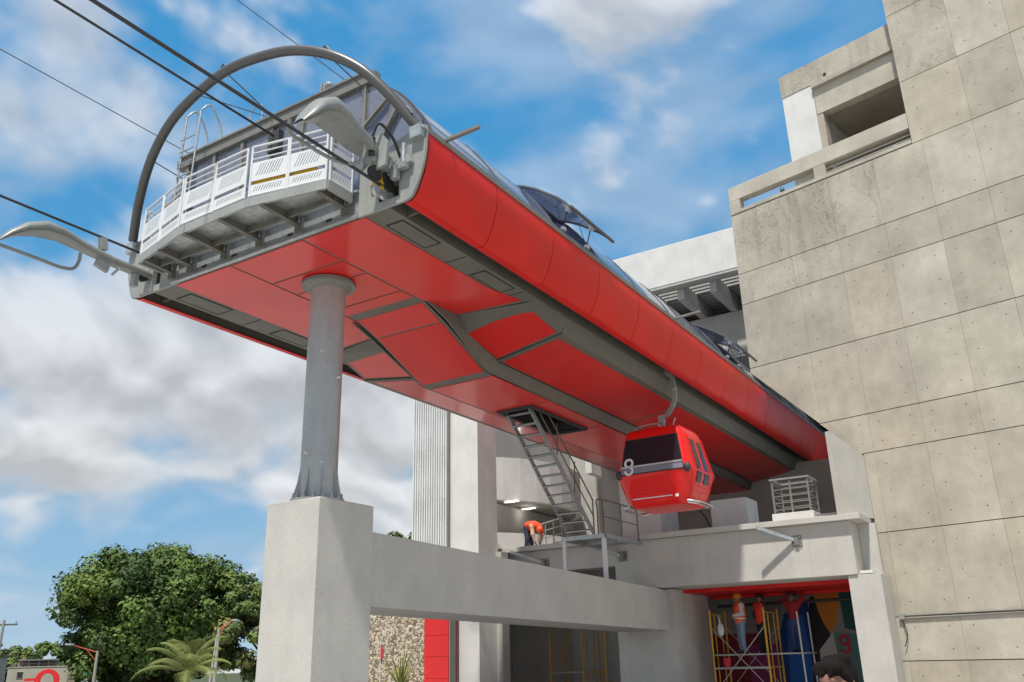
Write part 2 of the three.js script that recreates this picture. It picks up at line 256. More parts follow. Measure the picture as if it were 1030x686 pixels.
    mesh('roof_trim', [box(s(-7.34) , s(-7.55), 9.625, 9.66, ZF, ZE), box(s(-7.38), s(-7.56), 9.66, 9.76, ZF, ZE)], M.trim, P);
    // the grey end plate with its opening for the rope gear
    const plate = [[-8.70, 8.49], [-7.72, 8.49], [-7.60, 8.53], [-7.46, 8.80], [-7.36, 9.12], [-7.33, 9.46], [-7.35, 9.72], [-7.62, 9.74], [-8.35, 9.50], [-8.70, 9.28]].map(([x, y]) => [s(x), y]);
    const hole = [[-8.28, 8.62], [-7.86, 8.62], [-7.86, 9.12], [-8.28, 9.16]].map(([x, y]) => [s(x), y]);
    mesh('end_plate', extrudeXY(plate, ZF + 0.05, ZF + 0.005, [hole]), M.plate, P);
    mesh('end_plate_edge', tube(plate.slice(1, 8).map(([x, y]) => V(x, y, ZF + 0.03)), 0.022, 30, 6), M.trim, P);
    mesh('end_plate_inside', box(s(-8.42), s(-7.72), 8.54, 9.22, ZF - 0.45, ZF - 0.48), M.band, P);
  }
  // the middle strip: flat, then dropping in two folds to the lower level
  sheet([[-11.8, Y0, ZF], [-10, Y0, ZF], [-10, Y0, -12.74], [-11.8, Y0, -12.74]]);
  sheet([[-11.8, Y0, -12.74], [-10, Y0, -12.74], [-10, 8.28, -13.4], [-11.8, 8.28, -13.4]]);
  sheet([[-11.8, 8.28, -13.4], [-10, 8.28, -13.4], [-10, YL, -15.0], [-11.8, YL, -15.0]]);
  for (const [a, b] of [[ZF - 0.02, -10.39], [-10.42, -11.02], [-11.05, -12.03], [-12.06, -12.46]]) panel([[-11.78, Y0, a], [-10.02, Y0, a], [-10.02, Y0, b], [-11.78, Y0, b]], 0.012);
  panel([[-11.76, Y0, -12.76], [-10.06, Y0, -12.76], [-10.06, 8.285, -13.38], [-11.76, 8.285, -13.38]], 0.01);
  panel([[-11.76, 8.28, -13.41], [-10.06, 8.28, -13.41], [-10.06, YL + 0.01, -14.96], [-11.76, YL + 0.01, -14.96]], 0.01);
  const low = (x0, x1, a, b) => { sheet([[x0, YL, a], [x1, YL, a], [x1, YL, b], [x0, YL, b]]); };
  low(-11.8, -10, -15, -17.85); low(-11.8, -11.52, -17.85, -20.6); low(-10.6, -10, -17.85, -20.6); low(-11.8, -10, -20.6, ZE);
  const lp = (x0, x1, a, b) => panel([[x0, YL, a], [x1, YL, a], [x1, YL, b], [x0, YL, b]], 0.012);
  lp(-11.76, -10.04, -15.28, -17.75); lp(-11.76, -11.56, -17.78, -20.66); lp(-10.56, -10.04, -17.78, -20.66); lp(-11.76, -10.04, -20.7, -25.6); lp(-11.76, -10.04, -25.65, -31); lp(-11.76, -10.04, -31.05, -36.9);
  mesh('soffit_frame', back, M.band, P);
  mesh('hatch_frame', [box(-11.58, -11.50, YL - 0.07, YL + 0.3, -17.78, -20.68), box(-10.62, -10.54, YL - 0.07, YL + 0.3, -17.78, -20.68), box(-11.5, -10.62, YL - 0.07, YL + 0.3, -17.78, -17.86), box(-11.5, -10.62, YL - 0.07, YL + 0.3, -20.6, -20.68)], M.dark, P);
  mesh('hatch_interior', [box(-11.7, -10.4, YL + 0.9, YL + 0.93, -17.6, -20.9), box(-11.7, -11.67, YL + 0.3, YL + 0.9, -17.6, -20.9), box(-10.43, -10.4, YL + 0.3, YL + 0.9, -17.6, -20.9), box(-11.67, -10.43, YL + 0.3, YL + 0.9, -17.6, -17.63), box(-11.67, -10.43, YL + 0.3, YL + 0.9, -20.87, -20.9)], M.band, P);
  mesh('machine_floor', box(-13.9, -8.15, 8.98, 9.02, ZF - 0.3, ZE), M.band, P);
  mesh('far_end_wall', box(-14.7, -7.45, 7.7, 11.3, ZE, ZE - 0.1), M.paintGrey, P);
  // the galvanised end beam under the deck
  const eb = mesh('end_beam', [box(-13.35, -8.70, 8.52, 8.98, ZF + 0.02, ZF - 0.02), box(-13.35, -8.70, 8.50, 8.53, ZF + 0.10, ZF + 0.02), box(-13.35, -8.70, 8.95, 8.98, ZF + 0.10, ZF + 0.02)], M.galv, P);
  for (const x of [-12.55, -11.75, -10.35, -9.45]) mesh('beam_slot', box(x, x + 0.14, 8.63, 8.68, ZF + 0.024, ZF + 0.02), M.seam, eb);
  // roof: glazed shoulders and top between dark mullions
  const sh = [[-7.46, 9.76], [-7.52, 9.93], [-7.63, 10.14], [-7.78, 10.36], [-7.96, 10.62], [-8.17, 10.86], [-8.40, 11.06], [-8.66, 11.22], [-8.95, 11.33], [-9.30, 11.39]];
  const RX = (x) => -22.1 - x, flapBays = [2, 7];
  const Z = []; for (let z = ZF - 0.30; z > ZE; z -= 1.98) Z.push(z);
  Z.forEach((z, i) => {
    const vent = flapBays.includes(i), a = z - 0.03, b = z - 1.95;
    if (!flapBays.includes(i)) mesh('roof_pane', sweep(sh, a, b, 0.012), M.glassRoof, P);
    else mesh('roof_pane', sweep(sh.slice(6), a, b, 0.012), M.glassRoof, P);
    mesh('roof_pane', sweep(sh.map(([x, y]) => [RX(x), y]), a, b, 0.012), M.glassRoof, P);
    mesh('roof_pane', box(-12.78, -9.32, 11.39, 11.402, a, b), M.glass, P);
    const rib = mesh('roof_rib', [sweep(sh.map(([x, y]) => [x + 0.012, y + 0.012]), z + 0.03, z - 0.03, 0.06), sweep(sh.map(([x, y]) => [RX(x) - 0.012, y + 0.012]), z + 0.03, z - 0.03, 0.06), box(-12.81, -9.29, 11.35, 11.415, z + 0.03, z - 0.03)], M.mullion, P);
    if (flapBays.includes(i)) {
      // an open roof vent: the curved leaf is hinged at its upper edge and held out on two stays
      const leaf = sh.slice(0, 7), [hx, hy] = leaf[6], ang = 0.34, rot = ([x, y]) => { const dx = x - hx, dy = y - hy; return [hx + dx * Math.cos(ang) - dy * Math.sin(ang), hy + dx * Math.sin(ang) + dy * Math.cos(ang)]; };
      const rl = leaf.map(rot), f = mesh('roof_vent', sweep(rl, a, b, 0.014), M.glass, P);
      mesh('vent_frame', [sweep(rl.map(([x, y]) => [x, y + 0.012]), a + 0.02, a - 0.05, 0.04), sweep(rl.map(([x, y]) => [x, y + 0.012]), b + 0.05, b - 0.02, 0.04), bar(V(...rl[0], a), V(...rl[0], b), 0.05, 0.05), bar(V(...rl[6], a), V(...rl[6], b), 0.05, 0.05)], M.mullion, f);
      for (const zz of [a - 0.45, b + 0.45]) {
        mesh('vent_stay', [rod(V(rl[2][0], rl[2][1], zz), V(sh[1][0], sh[1][1], zz), 0.012, 6), rod(V(rl[4][0], rl[4][1] - 0.02, zz - 0.35), V(sh[2][0], sh[2][1], zz - 0.2), 0.008, 5)], M.dark, f);
        mesh('vent_bracket', [box(rl[2][0] - 0.05, rl[2][0] + 0.03, rl[2][1] - 0.12, rl[2][1], zz - 0.05, zz + 0.05), bar(V(rl[2][0], rl[2][1] - 0.02, zz), V(rl[3][0], rl[3][1] - 0.03, zz - 0.1), 0.03, 0.03), box(sh[1][0] - 0.02, sh[1][0] + 0.05, sh[1][1], sh[1][1] + 0.07, zz - 0.06, zz + 0.06)], M.white, f);
      }
      mesh('vent_sill', sweep(sh.slice(0, 2).map(([x, y]) => [x + 0.01, y]), a, b, 0.05), M.mullion, P);
    }
  });
  // the glazed end wall above the deck
  const zw = ZF - 0.16;
  mesh('roof_front_beam', [box(-13.85, -8.6, 11.22, 11.42, zw + 0.06, zw - 0.1), box(-13.75, -8.7, 11.42, 11.46, zw + 0.10, zw - 0.1)], M.trim, P);
  const xs = [-13.55, -12.75, -11.95, -11.15, -10.35, -9.55, -8.85];
  for (let i = 0; i < 6; i++) mesh('end_pane', box(xs[i] + 0.045, xs[i + 1] - 0.045, 9.04, 11.2, zw - 0.02, zw - 0.03), M.glass, P);
  mesh('rope_port', [box(-11.14, -10.86, 10.62, 11.06, zw + 0.1, zw - 0.02)], M.dark, P);
  for (const x of xs) mesh('end_post', box(x - 0.04, x + 0.04, 9.02, 11.21, zw + 0.03, zw - 0.06), M.trim, P);
  for (const s of [(x) => x, RX]) {
    const q = [[-8.81, 9.3], [-8.81, 11.2], [-8.58, 11.16], [-8.17, 10.82], [-7.96, 10.58], [-7.78, 10.33], [-7.63, 10.1], [-7.53, 9.78], [-8.3, 9.52]].map(([x, y]) => [s(x), y]);
    mesh('end_pane', extrudeXY(q, zw - 0.03, zw - 0.02), M.glass, P);
    mesh('end_strut', [bar(V(s(-8.75), 9.4, zw + 0.04), V(s(-8.05), 10.5, zw + 0.04), 0.07, 0.09, V(0, 0, 1)), bar(V(s(-8.8), 10.35, zw + 0.04), V(s(-8.3), 10.72, zw + 0.04), 0.05, 0.07, V(0, 0, 1))], M.trim, P);
    mesh('gutter_stub', bar(V(s(-7.5), 9.77, -9.95), V(s(-6.75), 9.83, -10.0), 0.07, 0.05), M.trim, P);
    mesh('gutter_stub', bar(V(s(-7.5), 9.77, -19.75), V(s(-6.75), 9.83, -19.8), 0.07, 0.05), M.trim, P);
  }
  // machinery seen through the panes
  mesh('machine_cabinet', [box(-12.6, -11.2, 9.02, 10.5, -11.2, -12.4), box(-10.6, -9.4, 9.02, 10.1, -10.9, -12.6), box(-13.2, -9, 10.6, 10.75, -10.6, -10.8)], M.plate, P);
  mesh('drive_wheel', new THREE.CylinderGeometry(2.1, 2.1, 0.22, 40).translate(-11, 9.5, -14.8), M.scafGrey, P);
  // the forward-leaning arch tube
  const ap = [[-7.47, 9.70], [-7.62, 9.95], [-7.84, 10.31], [-8.25, 10.82], [-8.83, 11.24], [-9.58, 11.54], [-10.5, 11.69], [-11.1, 11.71], [-11.76, 11.63], [-12.72, 11.39], [-13.55, 10.95], [-14.2, 10.38], [-14.70, 9.78]];
  mesh('arch_tube', tube(ap.map(([x, y]) => V(x, y, ZF + 0.06 + 0.5 * (y - 9.7))), 0.088, 90, 14), M.arch, P);
  for (const k of [1, 4, 7, 10]) { const [x, y] = ap[k]; const z = ZF + 0.06 + 0.5 * (y - 9.7); mesh('arch_clamp', tube([V(x + 0.13, y - 0.04, z + 0.02), V(x, y + 0.13, z + 0.05), V(x - 0.13, y - 0.04, z + 0.02)], 0.018, 12, 6), M.mullion, P); mesh('arch_stay', rod(V(x, y, z), V(x * 0.985 - 0.16, Math.min(y - 0.1, 11.4), zw), 0.012, 6), M.mullion, P); }
  for (const x of [-7.47, -14.70]) mesh('arch_foot', [box(x - 0.11, x + 0.11, 9.50, 9.72, ZF + 0.16, ZF), rod(V(x - 0.16, 9.66, ZF + 0.1), V(x + 0.16, 9.66, ZF + 0.1), 0.035, 8)], M.galv, P);
  // ladder frame and lights on the roof front
  mesh('roof_ladder', [rod(V(-13.35, 9.0, -9.15), V(-13.35, 12.15, -9.25), 0.022, 6), rod(V(-12.93, 9.0, -9.15), V(-12.93, 12.15, -9.25), 0.022, 6), ...[...Array(9)].map((_, i) => rod(V(-13.35, 9.3 + i * 0.28, -9.17), V(-12.93, 9.3 + i * 0.28, -9.17), 0.014, 6)), tube([V(-13.35, 12.15, -9.25), V(-13.35, 12.38, -9.45), V(-13.35, 12.0, -9.75), V(-13.35, 11.45, -9.75)], 0.022, 14, 6), tube([V(-12.93, 12.15, -9.25), V(-12.93, 12.38, -9.45), V(-12.93, 12.0, -9.75), V(-12.93, 11.45, -9.75)], 0.022, 14, 6), tube([V(-12.0, 11.5, -9.7), V(-11.95, 12.0, -9.7), V(-11.7, 12.05, -9.7), V(-11.65, 11.5, -9.7)], 0.018, 14, 6)], M.galv, P);
  mesh('roof_lamp', [rod(V(-9.9, 11.44, -9.6), V(-9.9, 11.72, -9.6), 0.03, 6), new THREE.SphereGeometry(0.09, 12, 8).translate(-9.78, 11.62, -9.6), bar(V(-10.0, 11.44, -9.6), V(-9.95, 11.76, -9.6), 0.04, 0.03, V(0, 0, 1))], M.plate, P);
}
settle(station, -11.07, 7.6, -23);

// ---------------------------------------------------------------- maintenance deck at the near end of the station
const deck = thing('maintenance_deck', 'galvanised maintenance deck with white perforated railing on the station end', 'deck');
{
  const P = deck, O = [[-13.55, -9.28], [-13.55, -8.76], [-12.0, -8.44], [-10.30, -8.42], [-8.80, -8.72], [-8.80, -9.28]], yd = 8.89;
  const poly = (y) => O.map(([x, z]) => V(x, y, z));
  mesh('deck_floor', prism(poly(yd).reverse(), -0.035), M.galv, P);
  for (let i = 0; i < 5; i++) { const [x0, z0] = O[i], [x1, z1] = O[i + 1]; mesh('edge_beam', bar(V(x0, yd - 0.06, z0), V(x1, yd - 0.06, z1), 0.05, 0.16), M.plate, P); }
  for (const x of [-13.3, -12.75, -11.85, -10.95, -10.0, -8.95]) { const zf = x < -12 ? -8.42 - (-12 - x) * 0.22 : x > -10.3 ? -8.40 - (x + 10.3) * 0.213 : -8.41; mesh('deck_bracket', [bar(V(x, yd - 0.10, ZF + 0.1), V(x, yd - 0.07, zf), 0.016, 0.2), bar(V(x, yd - 0.20, ZF + 0.1), V(x, yd - 0.165, zf), 0.09, 0.014), box(x - 0.06, x + 0.06, 8.58, 8.95, ZF + 0.14, ZF + 0.10)], M.band, P); mesh('bracket_clip', [rod(V(x + 0.05, 8.72, ZF + 0.16), V(x + 0.05, 8.90, ZF + 0.16), 0.014, 5), rod(V(x - 0.05, 8.75, ZF + 0.15), V(x + 0.07, 8.75, ZF + 0.15), 0.014, 5)], M.galv, P); }
  mesh('cross_beam', [bar(V(-13.3, yd - 0.12, -9.02), V(-8.9, yd - 0.12, -9.02), 0.04, 0.1)], M.band, P);
  // railing modules: post, rail, perforated plate and slotted toe board
  const rail = (a, b, n) => {
    for (let i = 0; i < n; i++) {
      const A = V().lerpVectors(a, b, i / n + 0.012), B = V().lerpVectors(a, b, (i + 1) / n - 0.012), L = A.distanceTo(B), up = V(0, 1, 0), dx = V().subVectors(B, A).normalize(), dz = V().crossVectors(dx, up);
      const mt = new THREE.Matrix4().makeBasis(dx, up, dz).setPosition(A.x, yd + 0.03, A.z), r = mesh('railing_panel', [rod(V(0, 0, 0), V(0, 0.95, 0), 0.02, 8), rod(V(L, 0, 0), V(L, 0.95, 0), 0.02, 8), rod(V(0, 0.95, 0), V(L, 0.95, 0), 0.02, 8), rod(V(0, 0.83, 0), V(L, 0.83, 0), 0.012, 6), rod(V(0, 0.71, 0), V(L, 0.71, 0), 0.012, 6), rod(V(0, 0.02, 0), V(L, 0.02, 0), 0.018, 6)].map((g) => g.applyMatrix4(mt)), M.white, P);
      const slots = (x0, x1, y0, y1, step, rows) => { const h = []; for (let q = 0; q < rows; q++) for (let x = x0 + 0.05; x < x1 - 0.06; x += step) { const ya = y0 + (y1 - y0) * q / rows + 0.018, yb = y0 + (y1 - y0) * (q + 1) / rows - 0.018, sl = (yb - ya) * 0.45; h.push([[x, ya], [x + 0.016, ya], [x + 0.016 + sl, yb], [x + sl, yb]].map(([u, v]) => [u + (sl > 0.1 ? -0.03 : 0), v])); } return h.filter((q) => q.every(([u]) => u > x0 + 0.03 && u < x1 - 0.03)); };
      mesh('infill_plate', extrudeXY([[0.02, 0.29], [L - 0.02, 0.29], [L - 0.02, 0.64], [0.02, 0.64]], 0, 0.004, slots(0.02, L - 0.02, 0.36, 0.62, 0.052, 1)).applyMatrix4(mt), M.white, r);
      mesh('toe_board', extrudeXY([[0.02, 0.03], [L - 0.02, 0.03], [L - 0.02, 0.22], [0.02, 0.22]], 0, 0.004, slots(0.02, L - 0.02, 0.07, 0.2, 0.05, 1)).applyMatrix4(mt), M.white, r);
    }
  };
  const q = O.map(([x, z]) => V(x, yd, z));
  rail(V(-13.55, yd, -8.76), V(-12.02, yd, -8.43), 2); rail(V(-11.98, yd, -8.42), V(-10.33, yd, -8.40), 2); rail(V(-10.27, yd, -8.41), V(-8.82, yd, -8.72), 2); rail(V(-8.80, yd, -8.76), V(-8.80, yd, -9.28), 1); rail(V(-13.55, yd, -9.28), V(-13.55, yd, -8.80), 1);
  mesh('yellow_kickboard', bar(V(-10.25, yd + 0.30, -8.46), V(-9.05, yd + 0.30, -8.72), 0.02, 0.09), M.yellow, P);
  mesh('blue_kickboard', [bar(V(-13.45, yd + 0.27, -8.82), V(-12.05, yd + 0.27, -8.52), 0.02, 0.06), bar(V(-11.95, yd + 0.27, -8.5), V(-10.4, yd + 0.27, -8.48), 0.02, 0.06)], std(lin(0.16, 0.17, 0.30), { roughness: 0.6 }), P);
}
settle(deck, -11.15, 8.72, -8.9);

// ---------------------------------------------------------------- rope guides at the mouth of the station
function ropeGuide(label, X, mir) {
  const g = thing('rope_guide_arm', label, 'rope guide', 'rope guides at the station mouth'), s = (x) => X + x * mir;
  // a bulged, tapering shell: sections along z, arched across x
  const sec = [[-7.42, 9.02, 0.10, 0.08, 0.03], [-7.52, 9.20, 0.20, 0.20, 0.06], [-7.72, 9.48, 0.26, 0.30, 0.10], [-7.98, 9.64, 0.27, 0.36, 0.12], [-8.22, 9.62, 0.24, 0.38, 0.11], [-8.6, 9.50, 0.19, 0.35, 0.09], [-9.0, 9.42, 0.14, 0.28, 0.07], [-9.42, 9.36, 0.12, 0.22, 0.05]];
  const n = 10, pos = [], idx = [];
  sec.forEach(([z, y, w, h, r]) => { for (let k = 0; k <= n; k++) { const t = k / n * Math.PI; pos.push(s(-w * Math.cos(t)), y - h * 0.75 + h * Math.pow(Math.sin(t), 0.6), z); } });
  const row = n + 1; for (let i = 0; i < sec.length - 1; i++) for (let k = 0; k < n; k++) { const a = i * row + k; idx.push(a, a + 1, a + row, a + 1, a + row + 1, a + row); }
  const c0 = pos.length / 3; for (const e of [0, sec.length - 1]) { pos.push(s(0), sec[e][1] - sec[e][3] * 0.75, sec[e][0]); for (let k = 0; k < n; k++) idx.push(e * row + k, e * row + k + 1, c0 + (e ? 1 : 0)); }
  for (let i = 0; i < sec.length - 1; i++) idx.push(i * row, (i + 1) * row, i * row + n, i * row + n, (i + 1) * row, (i + 1) * row + n);
  const gg = new THREE.BufferGeometry(); gg.setAttribute('position', new THREE.Float32BufferAttribute(pos, 3)); gg.setIndex(idx); gg.computeVertexNormals();
  mesh('guide_shell', gg, M.arm, g);
  mesh('guide_rail', tube([V(s(-0.05), 9.0, -7.3), V(s(-0.12), 8.86, -7.36), V(s(-0.1), 8.80, -7.7), V(s(0), 8.78, -8.3), V(s(0.12), 8.86, -8.55), V(s(0.16), 9.05, -8.62), V(s(0.14), 9.25, -8.62)], 0.03, 40, 8), M.arm, g);
  mesh('arm_beam', [bar(V(s(0.02), 9.22, -8.9), V(s(0.06), 9.12, -9.5), 0.16, 0.24), bar(V(s(-0.3), 9.0, -9.32), V(s(0.55), 9.18, -9.3), 0.1, 0.16)], M.plate, g);
  mesh('sheave_plate', [extrudeXY([[s(-0.02), 8.95], [s(0.28), 9.0], [s(0.32), 9.4], [s(0.16), 9.62], [s(-0.02), 9.5]], -8.98, -9.03)], M.plate, g);
  for (let k = 0; k < 3; k++) mesh('sheave', new THREE.CylinderGeometry(0.13, 0.13, 0.08, 18).rotateZ(Math.PI / 2).translate(s(0.05), 8.92 + k * 0.02, -9.0 - k * 0.3), M.rubber, g);
  mesh('switch_box', [box(s(0.2), s(0.32), 8.86, 9.1, -9.2, -9.3), rod(V(s(0.42), 9.1, -9.25), V(s(0.42), 9.45, -9.25), 0.045, 8), box(s(0.34), s(0.5), 9.0, 9.1, -9.2, -9.3)], M.galv, g);
  mesh('yellow_cover', box(s(-0.12), s(0.06), 8.72, 8.98, -9.15, -9.22), M.yellow, g);
  mesh('damper', [...[0, 1, 2, 3, 4, 5].map((i) => new THREE.CylinderGeometry(0.055, 0.055, 0.035, 10).translate(s(0.1), 9.18 + i * 0.055, -8.86))], M.dark, g);
  mesh('cable_loop', tube([V(s(0.1), 9.5, -8.86), V(s(0.2), 9.72, -8.9), V(s(0.3), 9.55, -9.1), V(s(0.34), 9.2, -9.3)], 0.025, 24, 6), M.rubber, g);
  mesh('wheel_train', [0, 1, 2].map((i) => new THREE.CylinderGeometry(0.09, 0.09, 0.06, 14).rotateZ(Math.PI / 2).translate(s(0.02), 8.66 + i * 0.01, -9.1 - i * 0.16)), M.scafGrey, g);
  return settle(g, X, 8.6, -9.3);
}
ropeGuide('grey rope guide arm beside the white railing and red fascia', -8.12, 1);
const guideFar = thing('rope_guide_arm', 'grey rope guide arm reaching into the sky past the arch foot', 'rope guide', 'rope guides at the station mouth');
{
  const g = guideFar, X = -14.0;
  const sec = [[-6.45, 8.42, 0.05, 0.06], [-6.6, 8.62, 0.14, 0.14], [-6.85, 8.84, 0.2, 0.2], [-7.15, 8.98, 0.22, 0.24], [-7.5, 9.0, 0.17, 0.2], [-7.9, 8.93, 0.12, 0.16], [-8.5, 8.86, 0.1, 0.15], [-9.35, 8.84, 0.1, 0.15]], n = 10, pos = [], idx = [], row = n + 1;
  sec.forEach(([z, y, w, h]) => { for (let k = 0; k <= n; k++) { const t = k / n * Math.PI; pos.push(X - w * Math.cos(t), y - h * 0.6 + h * Math.pow(Math.sin(t), 0.6), z); } });
  for (let i = 0; i < sec.length - 1; i++) { for (let k = 0; k < n; k++) { const a = i * row + k; idx.push(a, a + 1, a + row, a + 1, a + row + 1, a + row); } idx.push(i * row, (i + 1) * row, i * row + n, i * row + n, (i + 1) * row, (i + 1) * row + n); }
  const gg = new THREE.BufferGeometry(); gg.setAttribute('position', new THREE.Float32BufferAttribute(pos, 3)); gg.setIndex(idx); gg.computeVertexNormals();
  mesh('guide_shell', gg, M.arm, g);
  mesh('guide_rail', tube([V(X, 8.33, -5.9), V(X, 8.36, -6.6), V(X, 8.36, -7.2), V(X, 8.36, -7.6), V(X, 8.42, -7.8), V(X, 8.6, -7.88), V(X, 8.75, -7.88)], 0.03, 60, 10), M.arm, g);
  mesh('clamp_block', bar(V(X, 8.98, -8.3), V(X, 9.2, -8.25), 0.1, 0.14, V(0, 0, 1)), M.plate, g); mesh('clamp_jaw', bar(V(X, 8.6, -8.3), V(X, 8.8, -8.35), 0.08, 0.26, V(0, 0, 1)), M.plate, g);
  mesh('clamp_pin', rod(V(X - 0.1, 8.62, -8.6), V(X + 0.1, 8.7, -8.6), 0.025, 6), M.plate, g); mesh('clamp_foot', box(X - 0.06, X + 0.06, 8.5, 8.75, -8.95, -9.05), M.plate, g);
  for (let k = 0; k < 2; k++) mesh('sheave', new THREE.CylinderGeometry(0.12, 0.12, 0.08, 18).rotateZ(Math.PI / 2).translate(X, 8.78, -9.15 - k * 0.28), M.rubber, g);
  mesh('mount', box(X - 0.28, X + 0.1, 8.5, 9.3, -9.3, -9.4), M.plate, g);
}
settle(guideFar, -14.0, 8.7, -9.3);

// ---------------------------------------------------------------- ropes and wires
function rope(name, label, a, b, r, cat, group) { const m = mesh(name, rod(a, b, r, 8), M.rope); return tag(m, label, cat, group); }
rope('haul_rope', 'thick dark haul rope running under the guide arm beside the white railing', V(-8.08, 8.79, -37), V(-8.08, 8.79, 40), 0.026, 'rope');
rope('haul_rope', 'dark rope running straight in over the railing to the end windows', V(-11.0, 10.95, -9.8), V(-11.0, 11.05, 40), 0.022, 'rope');
rope('haul_rope', 'dark haul rope running to the guide arm by the arch foot', V(-13.98, 9.22, -37), V(-13.98, 9.18, 40), 0.024, 'rope');
rope('communication_wire', 'thin wire reaching the roof ladder across open sky', V(-13.6, 11.55, -9.9), V(-13.4, 11.9, 40), 0.008, 'wire');
rope('communication_wire', 'thin wire crossing the top of the arch down to the roof beam', V(-9.3, 11.5, -9.8), V(-16.5, 19.0, -2), 0.008, 'wire');
rope('stay_wire', 'short thin stay from the arch crown to the roof beam', V(-11.9, 11.6, -8.45), V(-11.2, 11.5, -9.7), 0.008, 'wire');

// ---------------------------------------------------------------- steel column, pier, beam
const col = thing('steel_column', 'round galvanised steel column under the station soffit', 'column');
{
  const cx = -10.93, cz = -11.02, P = col;
  mesh('shaft', new THREE.CylinderGeometry(0.325, 0.325, 4.06, 48).translate(cx, 4.36 + 2.03, cz), M.column, P);
  mesh('cap_plate', new THREE.CylinderGeometry(0.50, 0.50, 0.06, 48).translate(cx, 8.44, cz), M.trim, P);
  mesh('cap_ring', new THREE.CylinderGeometry(0.43, 0.345, 0.08, 48).translate(cx, 8.37, cz), M.trim, P);
  mesh('base_plate', new THREE.CylinderGeometry(0.47, 0.47, 0.04, 40).translate(cx, 4.36, cz), M.column, P);
  for (let k = 0; k < 8; k++) { const a = k / 8 * Math.PI * 2 + 0.2, g = extrudeXY([[0.32, 0], [0.46, 0], [0.41, 0.12], [0.365, 0.3], [0.325, 0.55], [0.32, 0.55]], -0.012, 0.012).rotateY(a).translate(cx, 4.38, cz); mesh('stiffener', g, M.column, P); }
  for (let k = 0; k < 16; k++) { const a = (k + 0.5) / 16 * Math.PI * 2, x = cx + Math.cos(a) * 0.42, z = cz + Math.sin(a) * 0.42; mesh('anchor_bolt', [new THREE.CylinderGeometry(0.032, 0.032, 0.045, 6).translate(x, 4.40, z), new THREE.CylinderGeometry(0.014, 0.014, 0.1, 6).translate(x, 4.44, z)], M.galv, P); }
  for (const [y, a] of [[7.0, -0.3], [6.55, -1.2], [4.98, -0.55], [5.15, 0.2]]) mesh('lug', new THREE.BoxGeometry(0.10, 0.03, 0.02).translate(0.37, 0, 0).rotateY(-a + Math.PI * 1.6).translate(cx, y, cz), M.white, P);
}
settle(col, -10.93, 4.34, -11.02);
tag(mesh('concrete_pier', chamferBox(-11.60, -10.38, 0, 4.335, -11.86, -10.52, 0.02), M.paintGrey), 'grey painted concrete pier carrying the round steel column', 'pier');
{
  const s = (z, t) => t ? 3.93 - (-12 - z) * 0.0268 : 2.645 - (-12 - z) * 0.0165;
  const g = new THREE.BufferGeometry(), A = [[-10.6, -11.84], [-10.6, -25.42], [-12.05, -25.42], [-12.05, -11.84]], pos = [];
  const p = (i, t, d = 0) => [A[i % 4][0], s(A[i % 4][1], t), A[i % 4][1]], quad = (a, b, c, d) => pos.push(...a, ...b, ...c, ...a, ...c, ...d);
  for (let i = 0; i < 4; i++) quad(p(i, 0), p(i + 1, 0), p(i + 1, 1), p(i, 1));
  quad(p(0, 1), p(1, 1), p(2, 1), p(3, 1)); quad(p(3, 0), p(2, 0), p(1, 0), p(0, 0));
  g.setAttribute('position', new THREE.Float32BufferAttribute(pos, 3)); g.computeVertexNormals();
  tag(mesh('concrete_beam', g, M.paintGrey), 'long grey painted concrete beam spanning from the pier to the wide column', 'beam');
}

// ---------------------------------------------------------------- boarding platform, its columns and the rooms behind
const slab = thing('boarding_platform', 'grey concrete boarding platform slab with a deep edge beam', 'platform');
{
  const P = slab;
  mesh('slab', chamferBox(-16.2, -4.66, 5.035, 5.19, -34.5, -24.75, 0.008), M.paintGrey, P);
  mesh('edge_beam', chamferBox(-12.02, -4.98, 3.62, 5.03, -26.05, -24.95, 0.012), M.paintGrey, P);
  mesh('edge_beam', box(-16.15, -12.03, 4.35, 5.03, -25.6, -25.0), M.paintGrey, P);
  mesh('end_block', box(-4.975, -4.52, 3.55, 5.03, -26.24, -25.9), M.paintGrey, P);
  mesh('ledge', box(-4.98, -4.66, 3.66, 3.74, -26.1, -25.3), M.paintWhite, P);
  mesh('slab_soffit', box(-12.28, -4.5, 3.605, 3.72, -26.06, -29.7), M.midWall, P);
  mesh('beam_gap_plate', box(-12.0, -10.7, 3.60, 3.618, -25.3, -24.97), M.seam, P);
}
settle(slab, -10.4, 5.03, -29);
tag(mesh('concrete_column', chamferBox(-12.30, -10.36, 0, 3.60, -28.2, -25.43, 0.015), M.paintGrey), 'wide grey concrete column where the long beam ends', 'column');
tag(mesh('concrete_column', chamferBox(-5.24, -4.42, 0, 3.615, -26.1, -25.0, 0.012), M.paintGrey), 'slim grey concrete column touching the bare concrete wall', 'column');
tag(mesh('concrete_column', chamferBox(-12.45, -11.05, 5.192, 7.58, -28.0, -26.5, 0.012), M.paintWhite), 'white column standing on the platform behind the red cabin', 'column');
tag(mesh('white_machine_base', [chamferBox(-9.5, -8.33, 5.192, 6.32, -28.0, -26.9, 0.02)], M.paintWhite), 'low white block on the platform under the station slot', 'block');
{ const pts = [V(-5.12, 5.192, -24.80), V(-4.56, 5.192, -26.27), V(-4.56, 6.96, -26.27), V(-5.12, 7.50, -24.80)]; tag(mesh('fin_wall', prism(pts, 0.14), M.paintGrey), 'short grey fin wall standing on the platform end against the concrete building', 'wall'); }
tag(mesh('back_wall', [box(-15.9, -4.9, 5.2, 8.4, -33, -33.2), box(-14.9, -12.7, 5.2, 8.9, -30.2, -30.35)], M.paintGrey), 'grey wall closing the boarding platform behind the stair', 'wall');
